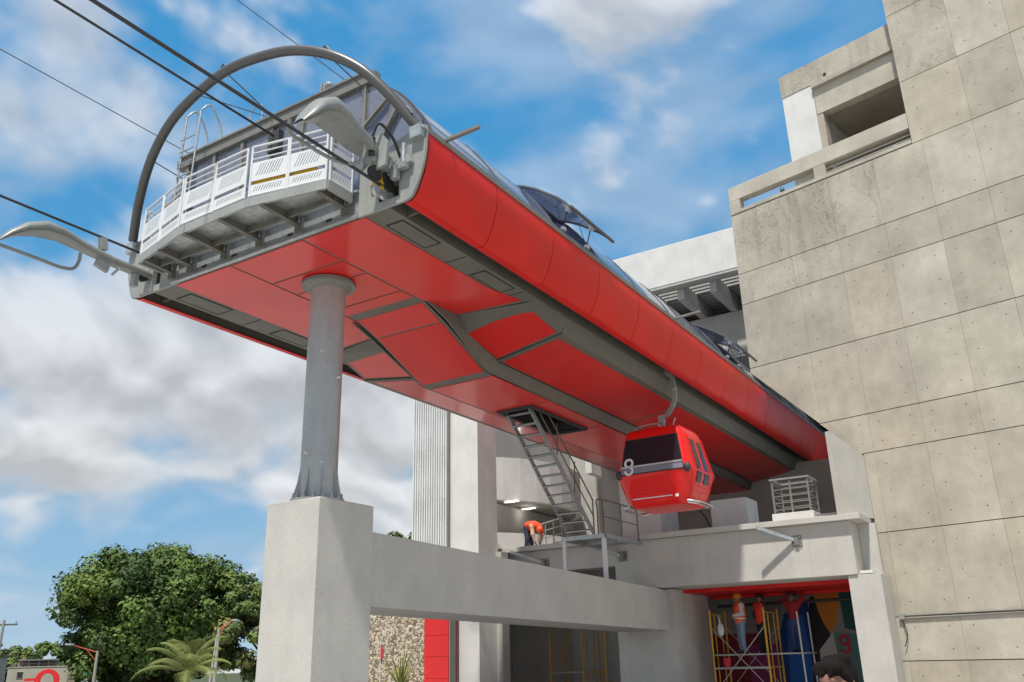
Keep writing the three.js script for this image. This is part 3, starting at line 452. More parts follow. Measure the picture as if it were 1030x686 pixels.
tag(mesh('lower_wall', [box(-18.4, -12.31, 0, 5.03, -28.7, -28.9)], M.paintGrey), 'grey wall under the platform behind the yellow scaffold frames', 'wall');
// the passage with the painted wall
{
  const W = 1024, H = 640, cv = document.createElement('canvas'); cv.width = W; cv.height = H; const c = cv.getContext('2d');
  const X = (x) => (x + 11) / 6.6 * W, Y = (y) => (3.9 - y) / 3.9 * H;
  c.fillStyle = '#8b8882'; c.fillRect(0, 0, W, H);
  c.fillStyle = '#7a141c'; c.fillRect(0, Y(2.35), X(-8.9), H);
  c.fillStyle = '#8a2a5c'; c.fillRect(X(-9.7), Y(2.0), X(-8.75) - X(-9.7), H);
  c.fillStyle = '#123a7c'; c.beginPath(); c.moveTo(X(-8.75), H); c.lineTo(X(-8.75), Y(1.9)); c.lineTo(X(-8.4), Y(2.9)); c.lineTo(X(-7.6), Y(3.3)); c.lineTo(X(-7.3), H); c.fill();
  c.fillStyle = '#1c62b4'; c.beginPath(); c.moveTo(X(-8.5), H); c.lineTo(X(-8.35), Y(2.7)); c.lineTo(X(-7.8), Y(2.9)); c.lineTo(X(-7.6), H); c.fill();
  c.fillStyle = '#16141a'; c.beginPath(); c.moveTo(X(-7.75), H); c.quadraticCurveTo(X(-7.7), Y(2.6), X(-7.5), Y(3.4)); c.lineTo(X(-7.2), Y(3.4)); c.lineTo(X(-6.9), Y(1.4)); c.lineTo(X(-7.1), H); c.fill();
  c.fillStyle = '#c9781a'; c.beginPath(); c.moveTo(X(-7.42), Y(3.9)); c.lineTo(X(-6.66), Y(3.9)); c.quadraticCurveTo(X(-6.5), Y(2.9), X(-7.0), Y(2.25)); c.quadraticCurveTo(X(-7.35), Y(2.7), X(-7.42), Y(3.9)); c.fill();
  c.fillStyle = '#12504a'; c.beginPath(); c.moveTo(X(-6.62), Y(3.9)); c.lineTo(X(-4.6), Y(3.9)); c.lineTo(X(-4.6), Y(1.9)); c.lineTo(X(-6.55), Y(2.4)); c.fill();
  c.fillStyle = '#b7b6ae'; c.beginPath(); c.moveTo(X(-7.42), Y(1.78)); c.lineTo(X(-6.93), Y(2.30)); c.lineTo(X(-6.78), Y(0)); c.lineTo(X(-7.42), Y(0)); c.fill();
  c.fillStyle = '#4f8079'; c.beginPath(); c.moveTo(X(-6.93), Y(2.30)); c.lineTo(X(-6.2), Y(2.22)); c.lineTo(X(-6.1), Y(0)); c.lineTo(X(-6.78), Y(0)); c.fill();
  c.strokeStyle = '#b32036'; c.lineWidth = 15; const sx = X(-6.62), sy = Y(1.93), q = 20; c.beginPath(); c.arc(sx, sy - q, q, 0, Math.PI * 2); c.stroke(); c.beginPath(); c.arc(sx, sy + q, q, -Math.PI * 0.5, Math.PI * 0.95); c.stroke();
  const t = new THREE.CanvasTexture(cv); t.colorSpace = THREE.SRGBColorSpace; t.magFilter = THREE.LinearFilter;
  const m = new THREE.Mesh(new THREE.BoxGeometry(6.6, 3.9, 0.2).translate(-7.7, 1.95, -29.8), std(lin(1), { map: t, roughness: 0.7 })); m.name = 'painted_wall'; m.castShadow = m.receiveShadow = true; scene.add(m); tag(m, 'wall under the platform painted in red, blue, orange and green shapes', 'mural wall');
  tag(mesh('red_ceiling_beam', [box(-10.3, -4.7, 3.40, 3.49, -28.3, -28.5), box(-10.34, -4.5, 3.50, 3.6, -26.12, -29.68)], M.redB), 'red ceiling strip under the platform above the scaffold', 'ceiling');
  tag(mesh('ceiling_pipe', rod(V(-10.2, 3.18, -28.6), V(-4.8, 3.22, -28.6), 0.05, 8), M.dark), 'dark pipe running under the red ceiling strip', 'pipe');
}
// concrete lobby with the rounded balcony front
const lob = thing('rounded_balcony', 'rounded grey balcony front above a dark opening beside the white tower', 'balcony');
{
  const arc = (r) => { const o = []; for (let i = 0; i <= 14; i++) { const a = -0.98 + i / 14 * 2.1; o.push([-21.2 + Math.cos(a) * r, -30.2 - Math.sin(a) * r]); } return o; };
  const wall = (r, y0, y1) => { const a = arc(r), b = arc(r - 0.25), pos = [], q = (p, s, t, u) => pos.push(...p, ...s, ...t, ...p, ...t, ...u); for (let i = 0; i < a.length - 1; i++) { const A = a[i], B = a[i + 1], C = b[i], D = b[i + 1]; q([A[0], y0, A[1]], [B[0], y0, B[1]], [B[0], y1, B[1]], [A[0], y1, A[1]]); q([C[0], y0, C[1]], [D[0], y0, D[1]], [D[0], y1, D[1]], [C[0], y1, C[1]]); q([A[0], y0, A[1]], [B[0], y0, B[1]], [D[0], y0, D[1]], [C[0], y0, C[1]]); q([A[0], y1, A[1]], [B[0], y1, B[1]], [D[0], y1, D[1]], [C[0], y1, C[1]]); } const g = new THREE.BufferGeometry(); g.setAttribute('position', new THREE.Float32BufferAttribute(pos, 3)); const m = mergeVertices(g); m.computeVertexNormals(); return g.computeVertexNormals(), g; };
  mesh('balcony_band', wall(4.75, 7.3, 8.9), M.paintWhite, lob);
  mesh('lower_parapet', wall(4.75, 5.2, 6.1), M.paintWhite, lob);
  const deckShape = (y0, y1) => { const o = [...arc(4.62), [-19.2, -34.0], [-19.2, -26.3]]; return new THREE.ExtrudeGeometry(new THREE.Shape(o.map(([x, z]) => new THREE.Vector2(x, -z))), { depth: y1 - y0, bevelEnabled: false }).rotateX(-Math.PI / 2).translate(0, y0, 0); };
  mesh('ceiling', deckShape(7.36, 7.5), M.midWall, lob);
  mesh('floor', [box(-18.5, -16.21, 5.0, 5.18, -24.32, -34)], M.midWall, lob);
  mesh('room_back', [box(-18.4, -12.6, 5.2, 7.3, -34, -34.2), box(-18.4, -18.2, 0, 7.3, -24.4, -34)], M.midWall, lob);
  mesh('upper_wall', [box(-18.4, -12.6, 7.3, 13.5, -34, -34.2), box(-18.5, -18.3, 7.32, 13.5, -24.4, -33.98)], M.midWall, lob);
  for (const [x, z] of [[-17.4, -27.6], [-17.75, -29.4]]) mesh('ceiling_light', box(x - 0.3, x + 0.3, 7.25, 7.29, z - 0.06, z + 0.06), M.lampTube, lob);
}
settle(lob, -18.5, 5.2, -30);
for (const [x, z] of [[-17.4, -27.6], [-17.75, -29.4]]) { const l = new THREE.PointLight(new THREE.Color(1, 0.96, 0.88), 0.25, 0, 2); l.position.set(x, 7.2, z); l.castShadow = true; scene.add(l); }
const tower = thing('white_tower', 'white tower with vertical ribs beside a smooth white face', 'tower');
mesh('tower_body', chamferBox(-18.55, -15.9, 0, 11.2, -24.3, -23.2, 0.01), M.paintWhite, tower);
for (let i = 0; i < 15; i++) mesh('rib', box(-18.53 + i * 0.098, -18.53 + i * 0.098 + 0.055, 0.3, 11.19, -23.12, -23.198), M.ribWhite, tower);
mesh('rib_trim', box(-17.06, -17.0, 0.3, 11.19, -23.1, -23.198), M.trim, tower);
mesh('side_return', box(-15.898, -15.7, 0, 5.02, -24.6, -24.2), M.midWall, tower);
settle(tower, -17.2, 0, -23.8);
const rp = thing('red_tile_pillar', 'glossy red tiled pillar between the stone wall and the white tower', 'pillar');
for (let i = 0; i < 6; i++) mesh('tile', chamferBox(-17.55, -16.63, i * 0.62 + 0.004, (i + 1) * 0.62 - 0.004, -22.9, -22.6, 0.006), M.tileRed, rp);
mesh('pillar_edge', box(-16.625, -16.58, 0, 3.72, -22.9, -22.62), M.trim, rp);
settle(rp, -17.1, 0, -22.75);
const sw = thing('stone_wall', 'beige rubble stone wall behind the pier', 'wall');
{
  mesh('mortar_bed', box(-21.7, -17.58, 0, 3.75, -23.05, -22.72), M.mortar, sw);
  const r = rng(5), gs = [], cc = []; for (let y = 0.05; y < 3.72; y += 0.07) for (let x = -21.6; x < -17.62; x += 0.085) { const g = new THREE.IcosahedronGeometry(0.036 + r() * 0.026, 0).scale(1 + r() * 0.4, 0.75 + r() * 0.3, 0.45).rotateZ(r() * 3).translate(x + (r() - 0.5) * 0.06, y + (r() - 0.5) * 0.04, -22.72); const c = [[0.52, 0.44, 0.32], [0.34, 0.27, 0.19], [0.62, 0.55, 0.43], [0.22, 0.17, 0.12], [0.45, 0.40, 0.32], [0.56, 0.47, 0.34]][Math.floor(r() * 6)], n = g.attributes.position.count, a = new Float32Array(n * 3); for (let i = 0; i < n; i++) a.set(c, i * 3); g.setAttribute('color', new THREE.BufferAttribute(a, 3)); gs.push(g); }
  const m = mesh('rubble_stones', mergeGeometries(gs), std(lin(0.9), { vertexColors: true, roughness: 0.95 }), sw); m.userData.kind = 'stuff';
}
settle(sw, -20.5, 0, -22.9);

// ---------------------------------------------------------------- the bare concrete building
const QX = -4.59, QZ = -26.23, bld = thing('concrete_building', 'tall bare concrete building of large cast panels with a loggia on top', 'building');
{
  const R = new THREE.Matrix4().makeBasis(V(0.9764, 0, 0.2161), V(0, 1, 0), V(-0.2161, 0, 0.9764)).setPosition(QX, 0, QZ);
  const put = (name, g, mat, parent = bld) => mesh(name, (Array.isArray(g) ? g : [g]).map((q) => q.applyMatrix4(R)), mat, parent);
  const clipP = (poly, f) => { const o = []; for (let i = 0; i < poly.length; i++) { const a = poly[i], b = poly[(i + 1) % poly.length], fa = f(a), fb = f(b); if (fa >= 0) o.push(a); if ((fa >= 0) !== (fb >= 0)) { const t = fa / (fa - fb); o.push([a[0] + (b[0] - a[0]) * t, a[1] + (b[1] - a[1]) * t]); } } return o; };
  const rows = [0, 1.44, 2.55, 4.78, 7.03, 8.15, 10.40, 12.63, 13.73, 15.95, 18.13, 20.61, 23.0], cols = [-3.2, -1.11, 0.33, 1.79, 3.29, 4.70, 6.15, 7.6, 9.05, 10.5, 11.95, 13.4];
  const diag = ([u, y]) => y - (10.27 - (u + 3.2) * 1.03), rr = rng(12), holes = [];
  put('wall_core', extrudeXY([[-3.19, 10.35], [-3.19, 15.94], [3.02, 15.94], [3.02, 22.99], [13.39, 22.99], [13.39, 0], [0.04, 0], [0.04, 7.02]], -0.06, -0.4), M.joint);
  for (let r = 0; r < rows.length - 1; r++) for (let c = 0; c < cols.length - 1; c++) {
    let u0 = cols[c], u1 = cols[c + 1]; const y0 = rows[r], y1 = rows[r + 1];
    if (y0 >= 15.9) { if (u1 <= 3.02) continue; u0 = Math.max(u0, 3.01); if (u1 - u0 < 0.5) { u1 = cols[c + 2]; } else if (c > 0 && cols[c] > 3.01 && cols[c - 1] < 3.01 && cols[c] - 3.01 < 0.5) continue; }
    let p = [[u0, y0], [u1, y0], [u1, y1], [u0, y1]];
    if (y1 <= 7.04) p = clipP(p, ([u]) => u - 0.03); else if (u0 < 0.03) p = clipP(p, diag);
    if (p.length < 3) continue;
    const pv = p.map(([u, y]) => V(u0 + (u - u0) * (1 - 0.006 / (u1 - u0)) + 0.003, y0 + (y - y0) * (1 - 0.024 / (y1 - y0)) + 0.012, 0));
    const st = (r >= 8 && c <= 2) || (r === 7 && c < 2) || (r >= 9 && c <= 4 && rr() < 0.6) || (r === 8 && c === 3 && rr() < 0.3);
    const t = rr() * 0.004, pan = put('concrete_panel', prism(pv.map((v) => V(v.x, v.y, -t)), 0.065), st ? M.stained[Math.floor(rr() * 2)] : M.concrete[Math.floor(rr() * 5)]);
    const w = u1 - u0, h = y1 - y0, ny = h > 1.5 ? 3 : 2; for (let i = 0; i < 2; i++) for (let j = 0; j < ny; j++) { const hu = u0 + w * (i ? 0.8 : 0.2), hy = y0 + h * (j + 0.5) / ny; if ((hu > 0.1 || (hy > 7.1 && diag([hu, hy]) > 0.1)) && rr() < 0.85) holes.push(new THREE.CylinderGeometry(0.015, 0.015, 0.004, 8).rotateX(Math.PI / 2).translate(hu, hy, 0.0)); }
  }
  const th = put('tie_holes', mergeGeometries(holes), M.seam); th.userData.kind = 'stuff';
  put('wall_return', extrudeXY([[-3.19, 10.43], [-3.19, 15.93], [-2.9, 15.93], [-2.9, 10.1]], -0.4, -3.5), M.concrete[1]);
  put('floor_slab', box(-3.1, 13.3, 15.6, 15.93, -0.41, -7), M.concrete[3]);
  put('side_wall', box(13.0, 13.39, 0, 22.98, -0.41, -8), M.concrete[2]);
  // parapet with two long openings
  put('parapet_rail', chamferBox(-3.2, 3.0, 16.50, 17.03, -0.32, 0.0, 0.012), M.concrete[0]);
  put('parapet_curb', chamferBox(-3.2, 3.0, 15.965, 16.09, -0.32, 0.02, 0.01), M.concrete[1]);
  put('parapet_post', box(-3.2, -2.82, 16.088, 16.503, -0.3, -0.005), M.concrete[2]); put('parapet_post', box(-0.09, 0.30, 16.088, 16.503, -0.3, -0.008), M.concrete[3]);
  put('parapet_bar', rod(V(0.3, 16.22, -0.15), V(3.0, 16.22, -0.15), 0.025, 8), M.midWall); put('parapet_bar', rod(V(0.3, 16.36, -0.15), V(3.0, 16.36, -0.15), 0.025, 8), M.midWall);
  // set-back top storey
  put('white_wall', box(-0.97, 0.12, 15.9, 19.85, -3.95, -0.5), M.paintWhite);
  put('roof_band', box(-0.99, 3.0, 19.86, 20.72, -4.0, -0.48), M.stained[0]);
  put('drain_hole', new THREE.CylinderGeometry(0.06, 0.06, 0.02, 14).rotateX(Math.PI / 2).translate(0.62, 20.0, -0.475), M.seam);
  put('ledge', box(0.13, 3.0, 19.64, 19.78, -0.9, -0.36), M.concrete[3]);
  put('lintel', box(0.14, 3.0, 18.66, 19.63, -0.85, -0.5), M.concrete[2]);
  put('loggia_ceiling', box(0.14, 3.0, 18.9, 19.0, -3.9, -0.86), M.concrete[3]);
  put('loggia_back', box(0.1, 3.1, 15.95, 18.9, -3.9, -3.8), M.concrete[4]);
  put('rough_jamb', box(0.122, 0.34, 15.95, 18.655, -0.86, -0.52), M.stained[1]);
  put('block_side', box(3.04, 3.3, 15.9, 22.9, -5, -0.41), M.concrete[0]);
  const cd = put('conduit', [rod(V(0.3, 2.57, 0.04), V(13, 2.62, 0.04), 0.018, 8), rod(V(0.4, 2.50, 0.04), V(13, 2.56, 0.04), 0.014, 8)], M.trim);
  put('junction_box', box(0.28, 0.42, 2.48, 2.62, 0.005, 0.09), M.plate, cd);
  put('loose_cable', tube([V(0.33, 2.5, 0.05), V(0.40, 2.3, 0.07), V(0.42, 2.1, 0.06), V(0.36, 1.9, 0.06), V(0.31, 1.8, 0.08)], 0.013, 24, 6), M.rubber, cd);
}
settle(bld, -4.59, 0, -26.23);
const tuft = thing('weed_tuft', 'tiny green weed growing in the parapet opening', 'plant');
{ const r = rng(9), g = []; for (let i = 0; i < 26; i++) { const a = r() * 6.28, l = 0.12 + r() * 0.2; g.push(prism([V(-0.02, 0, 0), V(0.02, 0, 0), V(0.03, l * 0.6, 0.02), V(0, l, 0.05)], 0.003).rotateX((r() - 0.5) * 1.6).rotateY(a)); } mesh('leaf_blades', g, std(lin(0.06, 0.1, 0.03)), tuft).userData.kind = 'stuff'; tuft.position.set(QX - 1.3 * 0.9764 + 0.2 * 0.2161, 16.09, QZ - 1.3 * 0.2161 - 0.2 * 0.976); }

// ---------------------------------------------------------------- white roof band behind the station
const can = thing('white_canopy', 'large white roof canopy behind the station with slatted underside', 'canopy');
{
  const P = can;
  mesh('fascia_band', chamferBox(-16.2, -5, 16.12, 17.9, -32.0, -31.5, 0.02), M.paintWhite, P);
  mesh('drip_edge', box(-16.2, -5, 16.02, 16.118, -31.95, -31.52), M.midWall, P);
  for (let i = 0; i < 8; i++) mesh('cross_beam', box(-16 + i * 1.4, -15.72 + i * 1.4, 15.55, 16.3, -32.02, -37), M.midWall, P);
  for (let i = 0; i < 14; i++) mesh('slat', box(-16.1, -5.1, 16.31, 16.43, -32.2 - i * 0.34, -32.36 - i * 0.34), M.midWall, P);
  mesh('added_roof_slab', box(-16.2, -5, 16.44, 16.7, -33.6, -37.2), M.midWall, P);  // unseen slab added to keep sun off the inner beam
  mesh('inner_beam', box(-16.2, -5, 13.6, 15.54, -34.6, -34.9), M.midWall, P);
  mesh('rear_wall', box(-16.2, -5, 5.3, 16.3, -37, -37.2), M.midWall, P);
  mesh('ceiling', box(-16.2, -5, 13.5, 13.58, -34.6, -37), M.midWall, P);
  mesh('side_wall', box(-16.5, -16.22, 8.9, 17.88, -32, -37.2), M.paintWhite, P);
}
settle(can, -10.6, 8.9, -34.3);

// ---------------------------------------------------------------- small steel things on and round the platform
const sp = thing('stair_landing', 'small galvanised landing with handrail at the foot of the steep stair', 'landing');
{
  const P = sp, y = 4.97;
  mesh('floor_grating', box(-12.28, -11.02, y - 0.035, y - 0.01, -22.3, -24.72), M.galv, P);
  for (const [a, b] of [[V(-12.32, y - 0.06, -22.24), V(-10.98, y - 0.06, -22.24)], [V(-12.3, y - 0.06, -22.31), V(-12.3, y - 0.06, -24.74)], [V(-11.0, y - 0.06, -22.31), V(-11.0, y - 0.06, -24.74)], [V(-12.25, y - 0.062, -23.5), V(-11.05, y - 0.062, -23.5)]]) mesh('frame_beam', bar(a, b, 0.07, 0.12), M.galv, P);
  for (const [x, z] of [[-12.27, -22.26], [-11.02, -22.26]]) mesh('post', box(x - 0.05, x + 0.05, 3.58, y - 0.122, z - 0.05, z + 0.05), M.white, P);
  const hr = (pts) => mesh('handrail', tube(pts, 0.022, 40, 6), M.band, P);
  hr([V(-11.02, y - 0.02, -22.3), V(-11.02, y + 0.5, -22.3), V(-11.02, y + 0.93, -22.3), V(-11.02, y + 0.95, -22.5), V(-11.02, y + 0.95, -24.3), V(-11.02, y + 0.93, -24.55), V(-11.02, y + 0.5, -24.6), V(-11.02, y - 0.02, -24.6)]);
  mesh('mid_rail', rod(V(-11.02, y + 0.48, -22.3), V(-11.02, y + 0.48, -24.6), 0.016, 6), M.band, P);
  mesh('rail_post', rod(V(-11.02, y - 0.02, -23.45), V(-11.02, y + 0.95, -23.45), 0.02, 6), M.band, P);
  hr([V(-11.2, y - 0.02, -22.3), V(-11.2, y + 0.7, -22.3), V(-11.2, y + 0.95, -22.28), V(-11.06, y + 0.97, -22.3)]);
}
settle(sp, -11.65, 4.9, -23.5);
const stair = thing('steep_stair', 'steep grey steel stair rising into the station hatch', 'stair');
{
  const P = stair, a = V(-11.17, 7.66, -18.12), b = V(-11.75, 4.985, -22.34), w = 0.34, d = V().subVectors(b, a);
  for (const s of [-1, 1]) mesh('stringer', bar(V(a.x + s * w, a.y, a.z), V(b.x + s * (w + 0.06), b.y, b.z), 0.03, 0.17), M.galv, P);
  for (let i = 0; i < 13; i++) { const t = (i + 0.4) / 13, c = V().copy(a).addScaledVector(d, t); mesh('tread', [box(c.x - w - 0.03, c.x + w + 0.03, c.y - 0.02, c.y, c.z - 0.10, c.z + 0.10), box(c.x - w - 0.03, c.x + w + 0.03, c.y - 0.05, c.y, c.z + 0.085, c.z + 0.10)], M.galv, P); }
  const top = V(a.x + w, a.y - 0.15, a.z - 0.5), bot = V(b.x + w + 0.06, b.y, b.z);
  mesh('handrail', [rod(V(top.x, top.y + 0.55, top.z), V(bot.x, bot.y + 0.95, bot.z - 0.02), 0.022, 8), rod(V(top.x, top.y + 0.12, top.z), V(bot.x, bot.y + 0.5, bot.z - 0.02), 0.018, 8), rod(V(bot.x, bot.y + 0.95, bot.z), V(bot.x, bot.y, bot.z), 0.022, 8), ...[0.3, 0.62].map((t) => { const c = V().copy(top).lerp(bot, t); return rod(c, V(c.x, c.y + 0.85, c.z - 0.05), 0.018, 6); })], M.band, P);
}
settle(stair, -11.6, 4.985, -21);
for (const [x, label] of [[-15.1, 'galvanised strut on the platform edge near the bending worker'], [-12.3, 'galvanised strut on the platform edge behind the stair landing'], [-7.0, 'galvanised strut on the platform edge below the metal cage']]) {
  const g = thing('edge_strut', label, 'strut', 'struts bolted to the platform edge');
  mesh('strut_arm', bar(V(x - 0.35, 5.00, -24.35), V(x + 0.55, 4.62, -24.93), 0.07, 0.09), M.galv, g);
  mesh('wall_plate', [box(x + 0.42, x + 0.70, 4.46, 4.76, -24.948, -24.93), box(x + 0.5, x + 0.62, 4.5, 4.72, -24.93, -24.86)], M.trim, g);
  for (const [dx, dy] of [[0.46, 4.5], [0.66, 4.5], [0.46, 4.72], [0.66, 4.72]]) mesh('bolt', rod(V(x + dx, dy, -24.93), V(x + dx, dy, -24.89), 0.018, 6), M.galv, g);
  settle(g, x + 0.55, 4.6, -24.94);
}
const cage = thing('metal_cage', 'grey tubular metal cage on a white plinth at the platform end', 'cage');
{
  const P = cage, x0 = -7.06, x1 = -6.05, z0 = -25.4, z1 = -26.3, y0 = 5.45, y1 = 6.42;
  mesh('plinth', chamferBox(-7.12, -5.95, 5.192, 5.45, -26.45, -25.25, 0.01), M.paintWhite, P);
  for (const [x, z] of [[x0, z0], [x1, z0], [x0, z1], [x1, z1], [(x0 + x1) / 2, z0]]) mesh('post', box(x - 0.025, x + 0.025, y0, y1, z - 0.025, z + 0.025), M.trim, P);
  for (let i = 0; i < 5; i++) { const y = y0 + 0.12 + i * 0.19; mesh('rail', [rod(V(x0, y, z0), V(x1, y, z0), 0.015, 6), rod(V(x0, y, z1), V(x1, y, z1), 0.015, 6), rod(V(x0, y, z0), V(x0, y, z1), 0.015, 6), rod(V(x1, y, z0), V(x1, y, z1), 0.015, 6)], M.trim, P); }
  mesh('top_frame', [box(x0 - 0.06, x1 + 0.06, y1, y1 + 0.04, z0 - 0.04, z0 + 0.06), box(x0 - 0.06, x1 + 0.06, y1, y1 + 0.04, z1 - 0.06, z1 + 0.04), box(x0 - 0.06, x0 + 0.04, y1 + 0.002, y1 + 0.042, z1, z0), box(x1 - 0.04, x1 + 0.06, y1 + 0.002, y1 + 0.042, z1, z0)], M.plate, P);
  mesh('loose_bars', box(-5.9, -5.2, 5.3, 5.33, -25.3, -25.4), M.trim, P);
}
settle(cage, -6.5, 5.192, -25.85);
const br = thing('balcony_railing', 'grey bar railing on the platform behind the bending worker', 'railing');
for (let i = 0; i < 4; i++) mesh('bar', rod(V(-16.3, 5.5 + i * 0.26, -27.6), V(-14.75, 5.5 + i * 0.26, -26.6), i === 3 ? 0.03 : 0.016, 6), M.galv, br);
for (let i = 0; i < 4; i++) mesh('post', rod(V(-16.3 + i * 0.515, 5.19, -27.6 + i * 0.333), V(-16.3 + i * 0.515, 6.28, -27.6 + i * 0.333), 0.022, 6), M.galv, br);
settle(br, -15.5, 5.19, -27.1);
tag(mesh('hanging_cable', tube([V(-9.75, 7.4, -26.6), V(-9.72, 6.6, -26.6), V(-9.78, 6.1, -26.55), V(-9.55, 5.75, -26.5), V(-9.4, 5.35, -26.5)], 0.025, 30, 6), M.rubber), 'black cable hanging down beside the low white block', 'cable');

// ---------------------------------------------------------------- the red cabin
const cab = thing('gondola_cabin', 'glossy red gondola cabin hanging under the station with dark windows', 'cabin');
{
  const lv = [[0, 0.66, 0.58], [0.03, 0.72, 0.64], [0.10, 0.765, 0.68], [0.40, 0.875, 0.775], [0.70, 0.972, 0.862], [0.78, 0.985, 0.873], [0.88, 0.975, 0.866], [1.72, 0.80, 0.735], [1.86, 0.765, 0.71], [1.94, 0.70, 0.66], [1.97, 0.6, 0.56]];
  const N = 56, pos = [], idx = [];
  const pt = (k, a, b) => { const t = k / N * Math.PI * 2, e = 0.24, c = Math.cos(t), s = Math.sin(t); return [Math.sign(c) * Math.pow(Math.abs(c), e) * a, Math.sign(s) * Math.pow(Math.abs(s), e) * b]; };
  for (const [y, a, b] of lv) for (let k = 0; k < N; k++) { const [x, z] = pt(k, a, b); pos.push(x, y, z); }
  for (let i = 0; i < lv.length - 1; i++) for (let k = 0; k < N; k++) { const a = i * N + k, b = i * N + (k + 1) % N; idx.push(a, a + N, b, b, a + N, b + N); }
  const c0 = pos.length / 3; pos.push(0, 0, 0, 0, 1.975, 0); for (let k = 0; k < N; k++) { idx.push(k, (k + 1) % N, c0); const t = (lv.length - 1) * N; idx.push(t + (k + 1) % N, t + k, c0 + 1); }
  const g = new THREE.BufferGeometry(); g.setAttribute('position', new THREE.Float32BufferAttribute(pos, 3)); g.setIndex(idx); g.computeVertexNormals();
  const half = (y, i) => { for (let q = 0; q < lv.length - 1; q++) if (y <= lv[q + 1][0]) return lv[q][i] + (y - lv[q][0]) / (lv[q + 1][0] - lv[q][0]) * (lv[q + 1][i] - lv[q][i]); return lv.at(-1)[i]; };
  const c = new THREE.Group(); const add = (n, q, m, p = c) => mesh(n, q, m, p);
  add('body', g, M.cabinRed);
  for (const s of [1, -1]) {   // end windows, facing along the line
    const f = (x, y, o = 0.014) => V(x, y, s * (half(y, 2) + o)), w = [f(-0.83, 0.80), f(0.83, 0.80), f(0.685, 1.69), f(-0.685, 1.69)];
    const win = add('end_window', prism(s > 0 ? w : w.reverse(), 0.012), M.glassDark);
    add('window_gasket', [[0, 1], [1, 2], [2, 3], [3, 0]].map(([i, j]) => rod(w[i], w[j], 0.012, 6)), M.rubber, win);
    add('window_bar', bar(f(-0.80, 0.985, 0.03), f(0.80, 0.985, 0.03), 0.012, 0.045), M.scafGrey, win);
    { const q = [f(-0.825, 0.815, 0.017), f(0.825, 0.815, 0.017), f(0.80, 0.955, 0.017), f(-0.80, 0.955, 0.017)]; add('painted_pane_strip', prism(s > 0 ? q : q.reverse(), 0.004), std(lin(0.20, 0.205, 0.24), { roughness: 0.25 }), win); }  // greyer strip: seat and reflections seen in the lower pane, painted as colour
    for (const y of [0.28, 0.36, 0.44]) add('body_groove', bar(f(-0.55, y, 0.002), f(0.55, y, 0.002), 0.012, 0.012), M.cabinRed);
    add('white_stripe', bar(f(-0.62, 0.21, 0.004), f(0.42, 0.21, 0.004), 0.008, 0.024), M.white);
    add('maker_plate', bar(f(0.5, 0.20, 0.006), f(0.58, 0.20, 0.006), 0.008, 0.07), M.white);
    if (s > 0) {   // the two-ring mark on the lower corner of the window
      const ring = (a0, a1, cy) => { const sh = new THREE.Shape(); sh.absarc(0, 0, 0.125, a0, a1, false); sh.absarc(0, 0, 0.068, a1, a0, true); return new THREE.ExtrudeGeometry(sh, { depth: 0.006, bevelEnabled: false, curveSegments: 32 }).translate(0, cy, 0); };
      const yb = 0.90, zz = half(0.98, 2) + 0.022, tilt = -Math.atan((half(0.88, 2) - half(1.72, 2)) / 0.84);
      const tr = (q) => q.rotateX(tilt).translate(-0.60, yb + 0.09, zz);
      add('round_emblem', [tr(ring(0, Math.PI * 2 - 0.001, 0.098)), tr(ring(-Math.PI * 1.02, Math.PI * 0.5, -0.098))], M.white, win);
    }
    for (const t of [-1, 1]) add('corner_buffer', new THREE.SphereGeometry(0.115, 18, 12).scale(0.8, 1, 0.7).translate(t * 0.90, 0.82, s * 0.82), M.dark);
  }
  for (const s of [1, -1]) {   // the sides with their double doors
    const f = (z, y, o = 0.012) => V(s * (half(y, 1) + o), y, z);
    for (const t of [-1, 1]) {
      const d = [f(t * 0.02, 0.16), f(t * 0.47, 0.16), f(t * 0.49, 0.80), f(t * 0.02, 0.80)], e = [f(t * 0.02, 0.86), f(t * 0.50, 0.86), f(t * 0.44, 1.72), f(t * 0.02, 1.72)];
      const door = add('door', [prism(s * t > 0 ? d.slice().reverse() : d, 0.012), prism(s * t > 0 ? e.slice().reverse() : e, 0.012)], M.cabinRed);
      const q = [f(t * 0.09, 0.52, 0.02), f(t * 0.39, 0.52, 0.02), f(t * 0.41, 0.78, 0.02), f(t * 0.09, 0.78, 0.02)], r = [f(t * 0.09, 0.87, 0.02), f(t * 0.41, 0.87, 0.02), f(t * 0.37, 1.62, 0.02), f(t * 0.09, 1.62, 0.02)];
      add('door_pane', [prism(s * t > 0 ? q.slice().reverse() : q, 0.012), prism(s * t > 0 ? r.slice().reverse() : r, 0.012)], M.glassDark, door);
      add('door_track', tube([f(t * 0.53, 0.14, 0.03), f(t * 0.55, 0.5, 0.03), f(t * 0.57, 0.80, 0.035), f(t * 0.53, 1.3, 0.03), f(t * 0.48, 1.74, 0.03)], 0.014, 20, 6), M.cabinRed);
    }
    add('ski_step', [tube([V(s * 0.74, 0.07, 0.62), V(s * 0.95, 0.03, 0.52), V(s * 1.0, 0.02, 0.2), V(s * 1.0, 0.02, -0.2), V(s * 0.95, 0.03, -0.52), V(s * 0.74, 0.07, -0.62)], 0.028, 32, 8), tube([V(s * 0.72, 0.03, 0.55), V(s * 0.87, 0.0, 0.45), V(s * 0.9, 0.0, 0), V(s * 0.87, 0.0, -0.45), V(s * 0.72, 0.03, -0.55)], 0.02, 32, 8)], M.chrome);
  }
